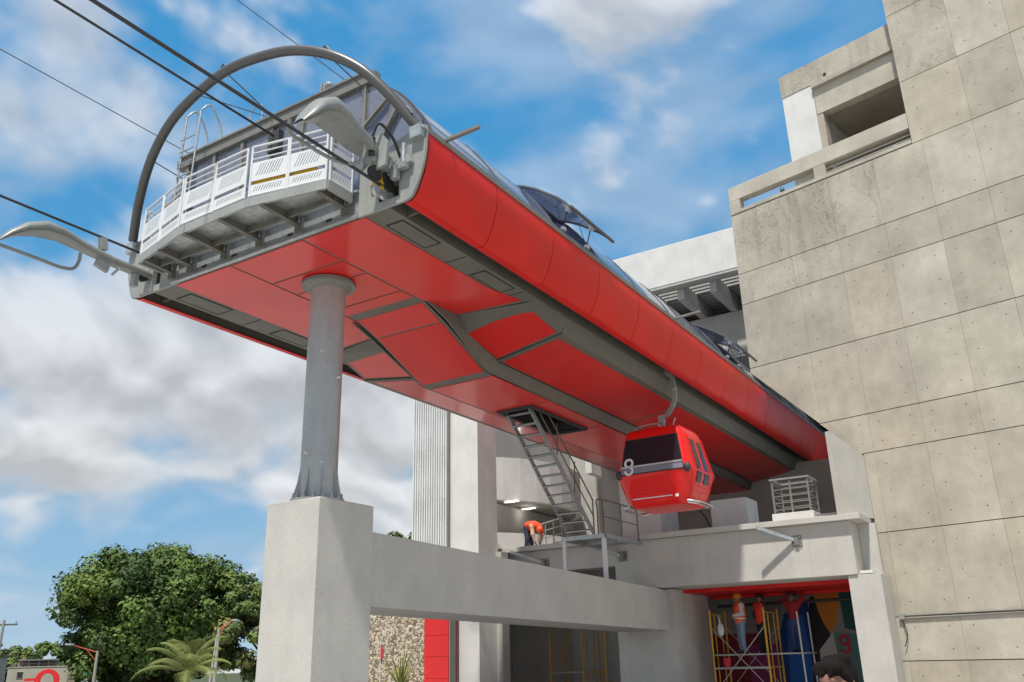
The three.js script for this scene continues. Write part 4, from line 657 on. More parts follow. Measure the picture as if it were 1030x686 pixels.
  add('roof_rail', [tube([V(-0.55, 1.97, 0.45), V(-0.5, 2.05, 0.45), V(0.1, 2.07, 0.45), V(0.15, 1.97, 0.45)], 0.016, 24, 6), tube([V(-0.55, 1.97, 0.0), V(-0.5, 2.05, 0), V(0.1, 2.07, 0), V(0.15, 1.97, 0)], 0.016, 24, 6), rod(V(-0.4, 2.055, 0.45), V(-0.4, 2.055, 0), 0.014, 6), rod(V(0.55, 1.95, 0.6), V(0.62, 2.12, 0.6), 0.012, 6)], M.scafGrey);
  add('suspension_mount', [box(-0.05, 0.05, 1.97, 2.28, -0.11, -0.03), box(-0.085, 0.065, 2.22, 2.42, -0.13, -0.01), box(-0.3, 0.3, 1.965, 2.03, -0.2, 0.06)], M.plate);
  const arm = [[0.0, 2.34], [0.16, 2.42], [0.30, 2.58], [0.39, 2.78], [0.42, 3.0], [0.40, 3.2], [0.37, 3.5]];
  add('hanger_arm', [...arm.slice(0, -1).map((p, i) => bar(V(p[0], p[1], -0.07), V(arm[i + 1][0], arm[i + 1][1], -0.07), 0.10, 0.09, V(0, 0, 1))), new THREE.SphereGeometry(0.07, 10, 8).translate(0.40, 3.05, -0.02)], M.arm);
  add('grip', [box(0.22, 0.46, 3.45, 3.62, -0.2, 0.1)], M.plate);
  for (const o of c.children.slice()) cab.add(o);
  cab.position.set(-8.34, 5.14, -20.55);
}

// ---------------------------------------------------------------- scaffolds
function scaffold(label, xs, zs, top, lifts, braces = true) {
  const g = thing('scaffold_tower', label, 'scaffold', 'yellow scaffold frames under the platform');
  for (const x of xs) {
    for (const z of zs) mesh('standard', rod(V(x, 0, z), V(x, top, z), 0.032, 8), M.scafYellow, g);
    const [z0, z1] = [zs[0], zs.at(-1)], zi = z0 + (z1 - z0) * 0.28, zj = z0 + (z1 - z0) * 0.72;
    for (const y of [0.4, ...lifts, top - 0.12]) mesh('frame_rung', rod(V(x, y, z0), V(x, y, z1), 0.02, 6), M.scafYellow, g);
    for (const z of [zi, zj]) mesh('ladder_post', rod(V(x, 0.4, z), V(x, top - 0.12, z), 0.018, 6), M.scafYellow, g);
  }
  for (let i = 0; i < xs.length - 1; i++) for (const z of zs) {
    for (const y of lifts) mesh('ledger', bar(V(xs[i], y, z), V(xs[i + 1], y, z), 0.05, 0.05), M.plank, g);
    if (braces) for (const [a, b] of [[0.4, top - 0.3], [top - 0.3, 0.4]]) mesh('cross_brace', rod(V(xs[i], Math.max(a, 0.9) - 0.2, z), V(xs[i + 1], Math.max(b, 0.9) - 0.2, z), 0.013, 6), M.scafGrey, g);
  }
  return g;
}
const sc = scaffold('yellow scaffold tower with two workers on its plank', [-9.82, -8.16], [-26.75, -28.1], 3.0, [1.33]);
for (let i = 0; i < 4; i++) mesh('plank', box(-9.95, -7.1, 1.68, 1.725, -26.85 - i * 0.31, -27.13 - i * 0.31), M.plank, sc);
mesh('standard', rod(V(-7.16, 0, -26.8), V(-7.2, 2.85, -26.8), 0.026, 8), M.scafGrey, sc); mesh('standard', rod(V(-7.16, 0, -28.0), V(-7.2, 2.85, -28.0), 0.026, 8), M.scafGrey, sc);
settle(sc, -8.7, 0, -27.4);
const sc2 = scaffold('yellow scaffold frames standing before the wall under the long beam', [-15.64, -14.40], [-27.0, -28.2], 3.4, [1.28], false);
for (const x of [-13.55]) for (const z of [-27.0, -28.2]) mesh('standard', rod(V(x, 0, z), V(x, 3.4, z), 0.032, 8), M.scafYellow, sc2);
mesh('ledger', rod(V(-14.4, 1.28, -27), V(-13.55, 1.28, -27), 0.02, 6), M.scafYellow, sc2);
settle(sc2, -14.6, 0, -27.6);
{
  const g = thing('hanging_bag', 'white plastic bag hanging on the scaffold post', 'bag');
  mesh('bag_body', new THREE.SphereGeometry(0.13, 14, 10).scale(0.8, 1.5, 0.7).translate(-9.55, 2.42, -26.85), std(lin(0.6, 0.6, 0.62)), g); mesh('bag_neck', rod(V(-9.55, 2.58, -26.85), V(-9.58, 2.86, -26.82), 0.03, 8, 0.01), std(lin(0.6)), g); settle(g, -9.55, 2.25, -26.85);
}
tag(mesh('red_bucket', new THREE.LatheGeometry([[0, 0], [0.09, 0], [0.12, 0.24], [0.125, 0.25], [0.11, 0.25], [0.085, 0.01]].map((p) => new THREE.Vector2(...p)), 18).translate(-9.42, 1.36, -26.76), std(lin(0.5, 0.03, 0.05))), 'small red bucket on the lower scaffold rail', 'bucket');

// ---------------------------------------------------------------- people
function sdf(prims, lo, hi, res, k) {   // prims: [a, b, ra, rb] tapered capsules or ['e', centre, radii]
  const mc = new MarchingCubes(res, M.dark, false, false, 90000); mc.isolation = 0;
  const c = V().addVectors(lo, hi).multiplyScalar(0.5), h = Math.max(hi.x - lo.x, hi.y - lo.y, hi.z - lo.z) / 2, P = V(), hf = res / 2, dd = prims.map((p) => p[0] === 'e' ? null : { d: V().subVectors(p[1], p[0]), l: p[0].distanceToSquared(p[1]) || 1e-9 });
  for (let z = 0; z < res; z++) for (let y = 0; y < res; y++) for (let x = 0; x < res; x++) {
    P.set(c.x + (x - hf) / hf * h, c.y + (y - hf) / hf * h, c.z + (z - hf) / hf * h); let D = 9;
    for (let i = 0; i < prims.length; i++) {
      const p = prims[i]; let d;
      if (p[0] === 'e') { const ex = (P.x - p[1].x) / p[2].x, ey = (P.y - p[1].y) / p[2].y, ez = (P.z - p[1].z) / p[2].z, q = Math.sqrt(ex * ex + ey * ey + ez * ez); d = (q - 1) * Math.min(p[2].x, p[2].y, p[2].z); }
      else { const a = p[0], e = dd[i], t = clamp(((P.x - a.x) * e.d.x + (P.y - a.y) * e.d.y + (P.z - a.z) * e.d.z) / e.l); d = Math.hypot(P.x - a.x - e.d.x * t, P.y - a.y - e.d.y * t, P.z - a.z - e.d.z * t) - (p[2] + (p[3] - p[2]) * t); }
      const q = clamp(0.5 + 0.5 * (D - d) / k); D = D + (d - D) * q - k * q * (1 - q);
    }
    mc.field[x + y * res + z * res * res] = -D;
  }
  mc.update(); const n = mc.count, pos = mc.positionArray.slice(0, n * 3), g = new THREE.BufferGeometry();
  for (let i = 0; i < n; i++) { pos[i * 3] = c.x + pos[i * 3] * h; pos[i * 3 + 1] = c.y + pos[i * 3 + 1] * h; pos[i * 3 + 2] = c.z + pos[i * 3 + 2] * h; }
  g.setAttribute('position', new THREE.BufferAttribute(pos, 3)); const m = mergeVertices(g, 1e-4); m.computeVertexNormals(); return m.toNonIndexed();
}
function person(label, o) {   // o.j: joints; local +z is the way the person faces
  const g = thing('person', label, 'person', o.group), j = o.j, S = o.skin, R = o.res ?? 60;
  const head = V(...j.head), neck = V(...j.neck), chest = V(...j.chest), waist = V(...j.waist), pel = V(...j.pelvis), L = [], T2 = [], up = V().subVectors(head, neck).normalize();
  const arms = [0, 1].map((i) => ({ s: V(...j.sh[i]), e: V(...j.el[i]), w: V(...j.wr[i]) })), legs = [0, 1].map((i) => ({ h: V(...j.hip[i]), k: V(...j.kn[i]), a: V(...j.an[i]), t: V(...j.toe[i]) }));
  const torso = [[chest, waist, 0.145, 0.125], [waist, pel, 0.125, 0.135], [arms[0].s, arms[1].s, 0.075, 0.075], [V().copy(arms[0].s).lerp(chest, 0.4), V().copy(arms[1].s).lerp(chest, 0.4), 0.11, 0.11]];
  const all = [...torso, [chest, neck, 0.10, 0.058], [neck, head, 0.055, 0.06], ['e', head, V(0.078, 0.112, 0.095)]];
  for (const a of arms) all.push([a.s, a.e, 0.055, 0.043], [a.e, a.w, 0.043, 0.03], [a.w, V().copy(a.w).addScaledVector(V().subVectors(a.w, a.e).normalize(), 0.07), 0.032, 0.035]);
  for (const l of legs) all.push([l.h, l.k, 0.085, 0.06], [l.k, l.a, 0.06, 0.042], [l.a, l.t, 0.045, 0.04]);
  const box3 = new THREE.Box3(); for (const p of all) for (const q of p) if (q.isVector3 && p[0] !== 'e') box3.expandByPoint(q); box3.expandByPoint(head); box3.expandByScalar(0.17);
  const geos = [sdf(all, box3.min, box3.max, R, 0.035)];
  // head: nose, brow, ears
  const hq = new THREE.Quaternion().setFromEuler(new THREE.Euler(j.tilt ?? 0, j.turn ?? 0, 0, 'YXZ')), hp = (x, y, z) => V(x, y, z).applyQuaternion(hq).add(head);
  const hb = [['e', V(0, 0.015, 0), V(0.076, 0.105, 0.094)], ['e', V(0, -0.05, 0.03), V(0.058, 0.065, 0.062)], [V(0, 0.01, 0.09), V(0, -0.03, 0.106), 0.011, 0.016], [V(-0.035, 0.028, 0.083), V(0.035, 0.028, 0.083), 0.012, 0.012], ['e', V(-0.078, -0.01, -0.005), V(0.012, 0.032, 0.02)], ['e', V(0.078, -0.01, -0.005), V(0.012, 0.032, 0.02)], [V(-0.02, -0.062, 0.086), V(0.02, -0.062, 0.086), 0.01, 0.01], ['e', V(0, -0.1, 0.062), V(0.026, 0.02, 0.02)]];
  geos.push(sdf(hb, V(-0.13, -0.14, -0.13), V(0.13, 0.14, 0.13), 46, 0.014).applyQuaternion(hq).translate(head.x, head.y, head.z));
  for (const [i, a] of arms.entries()) {   // hands: five curled fingers each
    const d = V().subVectors(a.w, a.e).normalize(), side = V().crossVectors(d, Math.abs(d.y) > 0.9 ? V(0, 0, 1) : V(0, 1, 0)).normalize(), n = V().crossVectors(side, d), b = V().copy(a.w).addScaledVector(d, 0.085);
    [-0.027, -0.009, 0.009, 0.026].forEach((x, f) => { const l = [0.03, 0.036, 0.034, 0.026][f], p0 = V().copy(b).addScaledVector(side, x), p1 = V().copy(p0).addScaledVector(d, l), p2 = V().copy(p1).addScaledVector(d, l * 0.6).addScaledVector(n, 0.022 * (i ? 1 : -1)); geos.push(rod(p0, p1, 0.0095, 6), rod(p1, p2, 0.0085, 6, 0.006)); });
    const t0 = V().copy(a.w).addScaledVector(d, 0.035).addScaledVector(side, 0.028), t1 = V().copy(t0).addScaledVector(side, 0.03).addScaledVector(d, 0.03); geos.push(rod(t0, t1, 0.011, 6, 0.008));
  }
  mesh('body', geos, std(lin(...S), { roughness: 0.6 }), g);
  for (const x of [-0.03, 0.03]) mesh('eye', new THREE.SphereGeometry(0.012, 10, 8).translate(...hp(x, 0.008, 0.083).toArray()), std(lin(0.03, 0.02, 0.015), { roughness: 0.3 }), g);
  // clothes follow the body a little outside it
  const grow = (ps, d) => ps.map((p) => p[0] === 'e' ? p : [p[0], p[1], p[2] + d, p[3] + d]);
  const shirt = [...torso]; for (const a of arms) { const e = o.sleeve === 'short' ? V().lerpVectors(a.s, a.e, 0.6) : a.e; shirt.push([a.s, e, 0.06, 0.05]); if (o.sleeve !== 'short') shirt.push([a.e, V().lerpVectors(a.e, a.w, 0.95), 0.05, 0.038]); }
  mesh('shirt', sdf(grow(shirt, 0.016), box3.min, box3.max, R, 0.04), std(lin(...o.shirt), { roughness: 0.9 }), g);
  const tr = [[V().lerpVectors(waist, pel, 0.35), pel, 0.125, 0.14]]; for (const l of legs) tr.push([l.h, l.k, 0.09, 0.068], [l.k, V().lerpVectors(l.k, l.a, 0.97), 0.068, 0.06]);
  mesh('trousers', sdf(grow(tr, 0.014), box3.min, box3.max, R, 0.04), std(lin(...o.trousers), { roughness: 0.9 }), g);
  const shoe = []; for (const l of legs) shoe.push([l.a, V(l.a.x, l.a.y - 0.02, l.a.z - 0.04), 0.05, 0.05], [l.a, l.t, 0.052, 0.045]);
  mesh('shoes', sdf(grow(shoe, 0.008), box3.min, box3.max, R, 0.02), std(lin(0.05, 0.04, 0.035), { roughness: 0.7 }), g);
  if (o.vest) {
    const v = mesh('safety_vest', sdf(grow([torso[0], [waist, V().lerpVectors(waist, pel, 0.7), 0.125, 0.138], [V().lerpVectors(arms[0].s, arms[1].s, 0.12), V().lerpVectors(arms[0].s, arms[1].s, 0.88), 0.075, 0.075], torso[3]], 0.034), box3.min, box3.max, R, 0.04), std(lin(...o.vest), { roughness: 0.85 }), g);
    if (o.stripes) { const ax = V().subVectors(waist, chest).normalize(), q = new THREE.Quaternion().setFromUnitVectors(V(0, 1, 0), ax); for (const t of [0.55, 1.05]) { const c = V().lerpVectors(chest, waist, t); mesh('reflective_band', new THREE.CylinderGeometry(0.172, 0.172, 0.04, 24, 1, true).scale(1.12, 1, 1).applyQuaternion(q).translate(c.x, c.y, c.z), std(lin(0.75, 0.72, 0.6), { roughness: 0.5 }), v); } }
  }
  if (o.helmet) mesh('hard_hat', [new THREE.SphereGeometry(0.125, 20, 10, 0, Math.PI * 2, 0, Math.PI * 0.52).scale(0.92, 0.95, 1.05), new THREE.CylinderGeometry(0.135, 0.14, 0.012, 24).scale(0.95, 1, 1.12).translate(0, 0, 0.02), new THREE.BoxGeometry(0.02, 0.02, 0.2).translate(0, 0.112, 0)].map((q) => q.applyQuaternion(hq).translate(...hp(0, 0.045, -0.005).toArray())), std(lin(...o.helmet), { roughness: 0.4 }), g);
  if (o.hair) mesh('hair', sdf([['e', V(0, 0.045, -0.02), V(0.088, 0.092, 0.098)], ['e', V(0, 0.0, -0.05), V(0.078, 0.09, 0.06)], [V(-0.05, 0.08, 0.06), V(0.055, 0.085, 0.06), 0.034, 0.03], [V(-0.06, 0.07, 0.07), V(-0.02, 0.055, 0.09), 0.02, 0.012], [V(0.05, 0.08, 0.07), V(0.03, 0.05, 0.092), 0.02, 0.01], [V(-0.07, 0.1, -0.03), V(0.06, 0.115, -0.02), 0.03, 0.028], [V(-0.07, 0.05, 0.03), V(-0.078, 0.0, 0.0), 0.016, 0.01], [V(0.07, 0.05, 0.03), V(0.078, 0.0, 0.0), 0.016, 0.01]], V(-0.19, -0.19, -0.19), V(0.19, 0.19, 0.19), 64, 0.02).applyQuaternion(hq).translate(head.x, head.y, head.z), phy(lin(...o.hair), { roughness: 0.8, specularIntensity: 0.3, bumpMap: T.strand, bumpScale: 0.004 }), g);
  g.position.set(...o.at); g.rotation.y = o.face; return g;
}
const stand = () => ({ head: [0, 1.58, 0.03], neck: [0, 1.44, 0], chest: [0, 1.24, 0], waist: [0, 1.02, 0], pelvis: [0, 0.92, 0], sh: [[-0.18, 1.39, 0], [0.18, 1.39, 0]], el: [[-0.24, 1.12, -0.02], [0.24, 1.12, -0.02]], wr: [[-0.24, 0.88, 0.08], [0.24, 0.88, 0.08]], hip: [[-0.09, 0.88, 0], [0.09, 0.88, 0]], kn: [[-0.10, 0.49, 0.02], [0.10, 0.49, 0.02]], an: [[-0.10, 0.08, 0], [0.10, 0.08, 0]], toe: [[-0.11, 0.045, 0.15], [0.11, 0.045, 0.15]] });
person('worker on the scaffold plank in orange vest, jeans and yellow hard hat', { at: [-9.08, 1.73, -27.35], face: -0.9, j: { ...stand(), el: [[-0.25, 1.12, 0.02], [0.26, 1.14, 0.02]], wr: [[-0.06, 1.06, 0.2], [0.08, 1.10, 0.22]], turn: -0.5 }, skin: [0.30, 0.17, 0.11], shirt: [0.55, 0.55, 0.58], trousers: [0.20, 0.28, 0.42], vest: [0.9, 0.13, 0.03], helmet: [0.75, 0.35, 0.02], stripes: true, group: 'workers on the scaffold' });
person('worker in red orange vest and dark helmet behind the jeans-clad worker', { at: [-8.62, 1.73, -27.95], face: 2.6, j: stand(), skin: [0.25, 0.14, 0.09], shirt: [0.05, 0.05, 0.06], trousers: [0.03, 0.03, 0.04], vest: [0.75, 0.06, 0.03], helmet: [0.05, 0.04, 0.04], group: 'workers on the scaffold' });
person('worker in red top and dark trousers reaching up by the blue wall shapes', { at: [-7.62, 1.73, -28.0], face: 3.0, j: { ...stand(), el: [[-0.30, 1.52, 0.08], [0.30, 1.5, 0.08]], wr: [[-0.22, 1.76, 0.16], [0.2, 1.74, 0.16]], tilt: -0.3 }, skin: [0.22, 0.13, 0.09], shirt: [0.30, 0.02, 0.025], trousers: [0.05, 0.08, 0.2], helmet: [0.07, 0.05, 0.05], group: 'workers on the scaffold' });
mesh('plank', box(-7.95, -7.2, 1.68, 1.726, -27.75, -28.2).translate(8.7, 0, 27.4), M.plank, sc);
person('worker bending over on the platform edge in orange vest and dark trousers', { at: [-16.1, 5.19, -26.6], face: 1.2, j: { head: [0, 0.72, 0.62], neck: [0, 0.80, 0.5], chest: [0, 0.90, 0.34], waist: [0, 0.95, 0.12], pelvis: [0, 0.92, 0.0], sh: [[-0.18, 0.86, 0.44], [0.18, 0.86, 0.44]], el: [[-0.2, 0.58, 0.5], [0.2, 0.58, 0.5]], wr: [[-0.12, 0.34, 0.52], [0.12, 0.34, 0.52]], hip: [[-0.09, 0.88, -0.02], [0.09, 0.88, -0.02]], kn: [[-0.10, 0.48, 0.06], [0.10, 0.48, 0.06]], an: [[-0.11, 0.08, -0.02], [0.11, 0.08, -0.02]], toe: [[-0.11, 0.045, 0.13], [0.11, 0.045, 0.13]], tilt: 1.2 }, skin: [0.30, 0.18, 0.12], shirt: [0.62, 0.42, 0.28], trousers: [0.03, 0.035, 0.09], vest: [0.85, 0.10, 0.03], helmet: [0.85, 0.09, 0.03] });
person('dark-haired person in front of the painted wall, only the head showing', { at: [-1.12, 0.0, -4.85], face: -0.45, j: { ...stand(), head: [0, 1.60, 0.03], tilt: 0.12 }, skin: [0.24, 0.115, 0.08], shirt: [0.10, 0.10, 0.12], trousers: [0.04, 0.05, 0.09], hair: [0.010, 0.007, 0.006], res: 56 }).scale.setScalar(0.972);

// ---------------------------------------------------------------- trees, palms and plants
function leafCloud(r, clumps, per, size, tones) {
  const n = clumps.length * per, pos = new Float32Array(n * 18), col = new Float32Array(n * 18); let o = 0; const a = V(), b = V(), nn = V(), p = V();
  for (const [cx, cy, cz, cr] of clumps) {
    const tone = tones[Math.floor(r() * tones.length)], tv = 0.8 + r() * 0.4;
    for (let i = 0; i < per; i++) {
      nn.set(r() * 2 - 1, r() * 2 - 1, r() * 2 - 1).normalize(); const rad = cr * Math.pow(r(), 0.35); p.set(cx + nn.x * rad, cy + nn.y * rad * 0.8, cz + nn.z * rad);
      nn.x += (r() - 0.5) * 1.3; nn.y += (r() - 0.5) * 1.3 + 0.4; nn.z += (r() - 0.5) * 1.3; nn.normalize();
      a.set(r() - 0.5, r() - 0.5, r() - 0.5).cross(nn).normalize(); b.crossVectors(nn, a); const s = size * (0.6 + r() * 0.8), w = s * 0.55, q = tv * (0.85 + r() * 0.3);
      const A = [p.x - a.x * s, p.y - a.y * s, p.z - a.z * s], B = [p.x + b.x * w, p.y + b.y * w, p.z + b.z * w], C = [p.x + a.x * s, p.y + a.y * s, p.z + a.z * s], D = [p.x - b.x * w, p.y - b.y * w, p.z - b.z * w];
      pos.set([...A, ...B, ...C, ...A, ...C, ...D], o); for (let k = 0; k < 6; k++) col.set([tone[0] * q, tone[1] * q, tone[2] * q], o + k * 3); o += 18;
    }
  }
  const g = new THREE.BufferGeometry(); g.setAttribute('position', new THREE.BufferAttribute(pos, 3)); g.setAttribute('color', new THREE.BufferAttribute(col, 3)); g.computeVertexNormals(); return g;
}
function tree(name, label, at, H, RX2, seed, { clumps = 120, per = 300, size = 0.2, tones, group, trunk = 0.22, low = 0.2, squash = 1 } = {}) {
  const g = thing(name, label, 'tree', group), r = rng(seed), th = H * trunk, cy = H * (low + (1 - low) / 2), ry = H * (1 - low) / 2, list = [], limbs = [];
  for (let i = 0; i < clumps; i++) {
    let x, y, z; do { x = r() * 2 - 1; y = r() * 2 - 1; z = r() * 2 - 1; } while (x * x + y * y + z * z > 1); const l = Math.hypot(x, y, z), f = Math.pow(l, 0.35) / l * (0.78 + r() * 0.26); x *= f; y *= f; z *= f;
    const wob = 1 + 0.16 * Math.sin(3 * Math.atan2(z, x) + seed) + 0.1 * Math.sin(5 * y + seed * 2);
    list.push([x * RX2 * wob, cy + y * ry * squash * (0.93 + r() * 0.14), z * RX2 * wob, (0.13 + r() * 0.11) * RX2]);
  }
  limbs.push(rod(V(0, 0, 0), V(0, th, 0), H * 0.045, 12, H * 0.032));
  for (let i = 0; i < 9; i++) { const c = list[Math.floor(r() * list.length)], m = V(c[0] * 0.45, th + (c[1] - th) * 0.5, c[2] * 0.45); limbs.push(tube([V(0, th * 0.85, 0), m, V(c[0] * 0.9, c[1], c[2] * 0.9)], H * 0.011, 8, 6)); }
  for (let i = 0; i < 4; i++) { const a = i * 1.6 + seed; limbs.push(rod(V(Math.cos(a) * H * 0.07, 0, Math.sin(a) * H * 0.07), V(Math.cos(a) * H * 0.12, th * 1.4, Math.sin(a) * H * 0.12), H * 0.016, 8, H * 0.01)); }
  mesh('trunk', limbs, M.bark, g); mesh('crown', leafCloud(r, list, per, size, tones), M.leaf, g).userData.kind = 'stuff';
  g.position.set(...at); return g;
}
const ficus = [[0.08, 0.135, 0.022], [0.10, 0.165, 0.026], [0.135, 0.20, 0.03], [0.06, 0.105, 0.022]], pale = [[0.13, 0.19, 0.04], [0.10, 0.15, 0.035], [0.16, 0.17, 0.05]];
tree('broad_tree', 'large round dark green tree behind the palm', [-77.1, 0, -57.0], 13.4, 8.2, 3, { clumps: 330, per: 330, size: 0.21, tones: ficus, trunk: 0.2, low: 0.0 });
tree('broad_tree', 'smaller tree with yellowish leaves half hidden by the concrete pier', [-66, 0, -61.5], 9.4, 5.0, 8, { clumps: 120, per: 260, size: 0.22, tones: pale, trunk: 0.2, low: 0.0 });
tree('broad_tree', 'green tree whose tip shows above the long concrete beam', [-38.5, 0, -46.6], 10.2, 3.2, 14, { clumps: 70, per: 240, size: 0.16, tones: pale, trunk: 0.4, low: 0.3 });
[[-124, -68.5, 4.6, 3.8], [-121, -72, 5.3, 4], [-118.5, -75.5, 4.5, 3.4]].forEach(([x, z, h, w], i) => tree('far_tree', 'distant bushy tree rising behind the low house', [x, 0, z], h, w, 21 + i, { clumps: 46, per: 180, size: 0.26, tones: ficus.concat(pale), group: 'trees behind the low house', trunk: 0.25, low: 0.1 }));
tree('far_tree', 'thin pale tree beside the utility pole', [-83, 0, -44.2], 5.0, 1.5, 30, { clumps: 24, per: 90, size: 0.13, tones: [[0.14, 0.17, 0.06]], trunk: 0.5, low: 0.55 });
function palm(label, at, H, n, len, seed, tone) {
  const g = thing('palm', label, 'palm'), r = rng(seed); mesh('trunk', [...Array(10)].map((_, i) => new THREE.CylinderGeometry(0.13, 0.17, H / 10 + 0.02, 12).translate(0, (i + 0.5) * H / 10, 0)), M.bark, g);
  for (let i = 0; i < n; i++) {
    const a = i * 2.4 + r() * 0.4, el = 1.35 - i / n * 1.15 + (r() - 0.5) * 0.15, L = len * (0.85 + r() * 0.3), pts = []; for (let k = 0; k <= 8; k++) { const t = k / 8, ang = el - t * t * 1.25; const p = pts.at(-1) ?? V(0, H, 0); pts.push(k ? V(p.x + Math.cos(ang) * Math.cos(a) * L / 8, p.y + Math.sin(ang) * L / 8, p.z + Math.cos(ang) * Math.sin(a) * L / 8) : V(0, H, 0)); }
    const geo = [tube(pts, 0.018, 10, 5)], cv = new THREE.CatmullRomCurve3(pts); for (let k = 4; k < 36; k++) { const t = k / 36, p = cv.getPoint(t), d = cv.getTangent(t), s = V().crossVectors(d, V(0, 1, 0)).normalize(), ll = 0.5 * len / 2 * Math.sin(Math.PI * (0.15 + 0.8 * t)) + 0.08; for (const q of [-1, 1]) { const tip = V().copy(p).addScaledVector(s, q * ll * 0.8).addScaledVector(d, ll * 0.55).add(V(0, -ll * 0.28, 0)); geo.push(prism([V().copy(p).addScaledVector(d, -0.02), V().copy(p).addScaledVector(d, 0.025), tip], 0.004)); } }
    const v = 0.8 + r() * 0.4; mesh('frond', geo, std(lin(tone[0] * v, tone[1] * v, tone[2] * v), { roughness: 0.7 }), g);
  }
  g.position.set(...at); return g;
}
palm('yellow-green feather palm in front of the large round tree', [-39.4, 0, -31.2], 1.5, 17, 2.6, 4, [0.19, 0.21, 0.05]);
const ag = thing('yucca_plant', 'spiky yellow-green plant in front of the stone wall', 'plant');
{ const r = rng(17), mats = [[0.30, 0.32, 0.05], [0.18, 0.20, 0.06], [0.24, 0.24, 0.07]].map((c) => std(lin(...c), { roughness: 0.7 })); for (let i = 0; i < 34; i++) { const a = i * 2.4, t = 0.25 + r() * 0.6 * (i / 34 + 0.3), L = 0.95 + r() * 0.55, c = Math.cos(a), s = Math.sin(a), w = 0.03, p = [0, 0.35, 0.7, 1].map((k) => V(c * L * Math.sin(t * (0.6 + k * 0.7)) * k, 0.9 + L * k * Math.cos(t * (0.5 + 0.9 * k)), s * L * Math.sin(t * (0.6 + k * 0.7)) * k)); const sd = V(-s, 0, c); const blade = []; for (let k = 0; k < 3; k++) { const w0 = w * (1 - k / 3), w1 = w * (1 - (k + 1) / 3); blade.push(prism([V().copy(p[k]).addScaledVector(sd, -w0), V().copy(p[k]).addScaledVector(sd, w0), V().copy(p[k + 1]).addScaledVector(sd, w1 + 0.001), V().copy(p[k + 1]).addScaledVector(sd, -w1 - 0.001)], 0.006)); } mesh('blade', blade, mats[i % 3], ag); } mesh('stem', rod(V(0, 0, 0), V(0, 1.0, 0), 0.08, 10, 0.06), M.bark, ag); ag.position.set(-16.75, 0, -20.5); }
{ const g = thing('pennant', 'small red and blue pennant on a thin pole by the stone wall', 'flag'); mesh('pole', rod(V(-17.25, 0, -20.2), V(-17.25, 2.35, -20.2), 0.012, 6), M.white, g); mesh('cloth', [extrudeXY([[-17.25, 2.25], [-17.12, 2.05], [-17.14, 1.85], [-17.25, 1.8]], -20.2, -20.19)], std(lin(0.45, 0.03, 0.05)), g); mesh('cloth', extrudeXY([[-17.25, 1.98], [-17.19, 1.9], [-17.2, 1.7], [-17.25, 1.66]], -20.215, -20.205), std(lin(0.05, 0.06, 0.2)), g); settle(g, -17.25, 0, -20.2); }

// ---------------------------------------------------------------- the street far behind
function lamp(label, base, h, dir, len) {
  const g = thing('street_lamp', label, 'street lamp', 'street lamps with orange arms'), [x, z] = base, e = V(x + dir[0] * len, h + 0.42, z + dir[1] * len);
  mesh('pole', rod(V(x, 0, z), V(x, h, z), 0.13, 10, 0.09), std(lin(0.5, 0.47, 0.42), { roughness: 0.8, map: T.concrete }), g); mesh('arm', [rod(V(x, h - 0.1, z), e, 0.045, 8, 0.03), rod(V(x, h - 0.75, z), V(x + dir[0] * len * 0.45, h + 0.1, z + dir[1] * len * 0.45), 0.03, 6)], std(lin(0.60, 0.11, 0.05), { roughness: 0.6 }), g);
  mesh('lamp_head', new THREE.SphereGeometry(0.2, 14, 8).scale(1, 0.4, 1).scale(1 + Math.abs(dir[0]), 1, 1 + Math.abs(dir[1])).translate(e.x + dir[0] * 0.25, e.y + 0.05, e.z + dir[1] * 0.25), M.plate, g); return settle(g, x, 0, z);
}
lamp('street lamp with orange arm in front of the large round tree', [-53.7, -44.9], 4.45, [0.64, -0.76], 0.85);
lamp('street lamp with orange arm beside the low house', [-63.4, -41.9], 3.1, [-0.53, 0.85], 1.7);
tag(mesh('slender_mast', rod(V(-53.2, 0, -44.0), V(-53.0, 3.9, -44.2), 0.06, 8), std(lin(0.42, 0.38, 0.40))), 'thin mast standing beside the palm and street lamp', 'mast');
{ const g = thing('utility_pole', 'utility pole with a crossarm beside the grey wall', 'utility pole'); mesh('pole', rod(V(-70.3, 0, -38.2), V(-70.2, 5.5, -38.25), 0.13, 10, 0.1), std(lin(0.3, 0.28, 0.26)), g); mesh('crossarm', bar(V(-70.5, 5.15, -37.9), V(-69.75, 5.2, -39.1), 0.1, 0.12), M.band, g); for (const t of [0.1, 0.9]) mesh('insulator', new THREE.CylinderGeometry(0.05, 0.07, 0.2, 8).translate(-70.5 + 0.75 * t, 5.34, -37.9 - 1.2 * t), M.plate, g); settle(g, -70.3, 0, -38.2); }
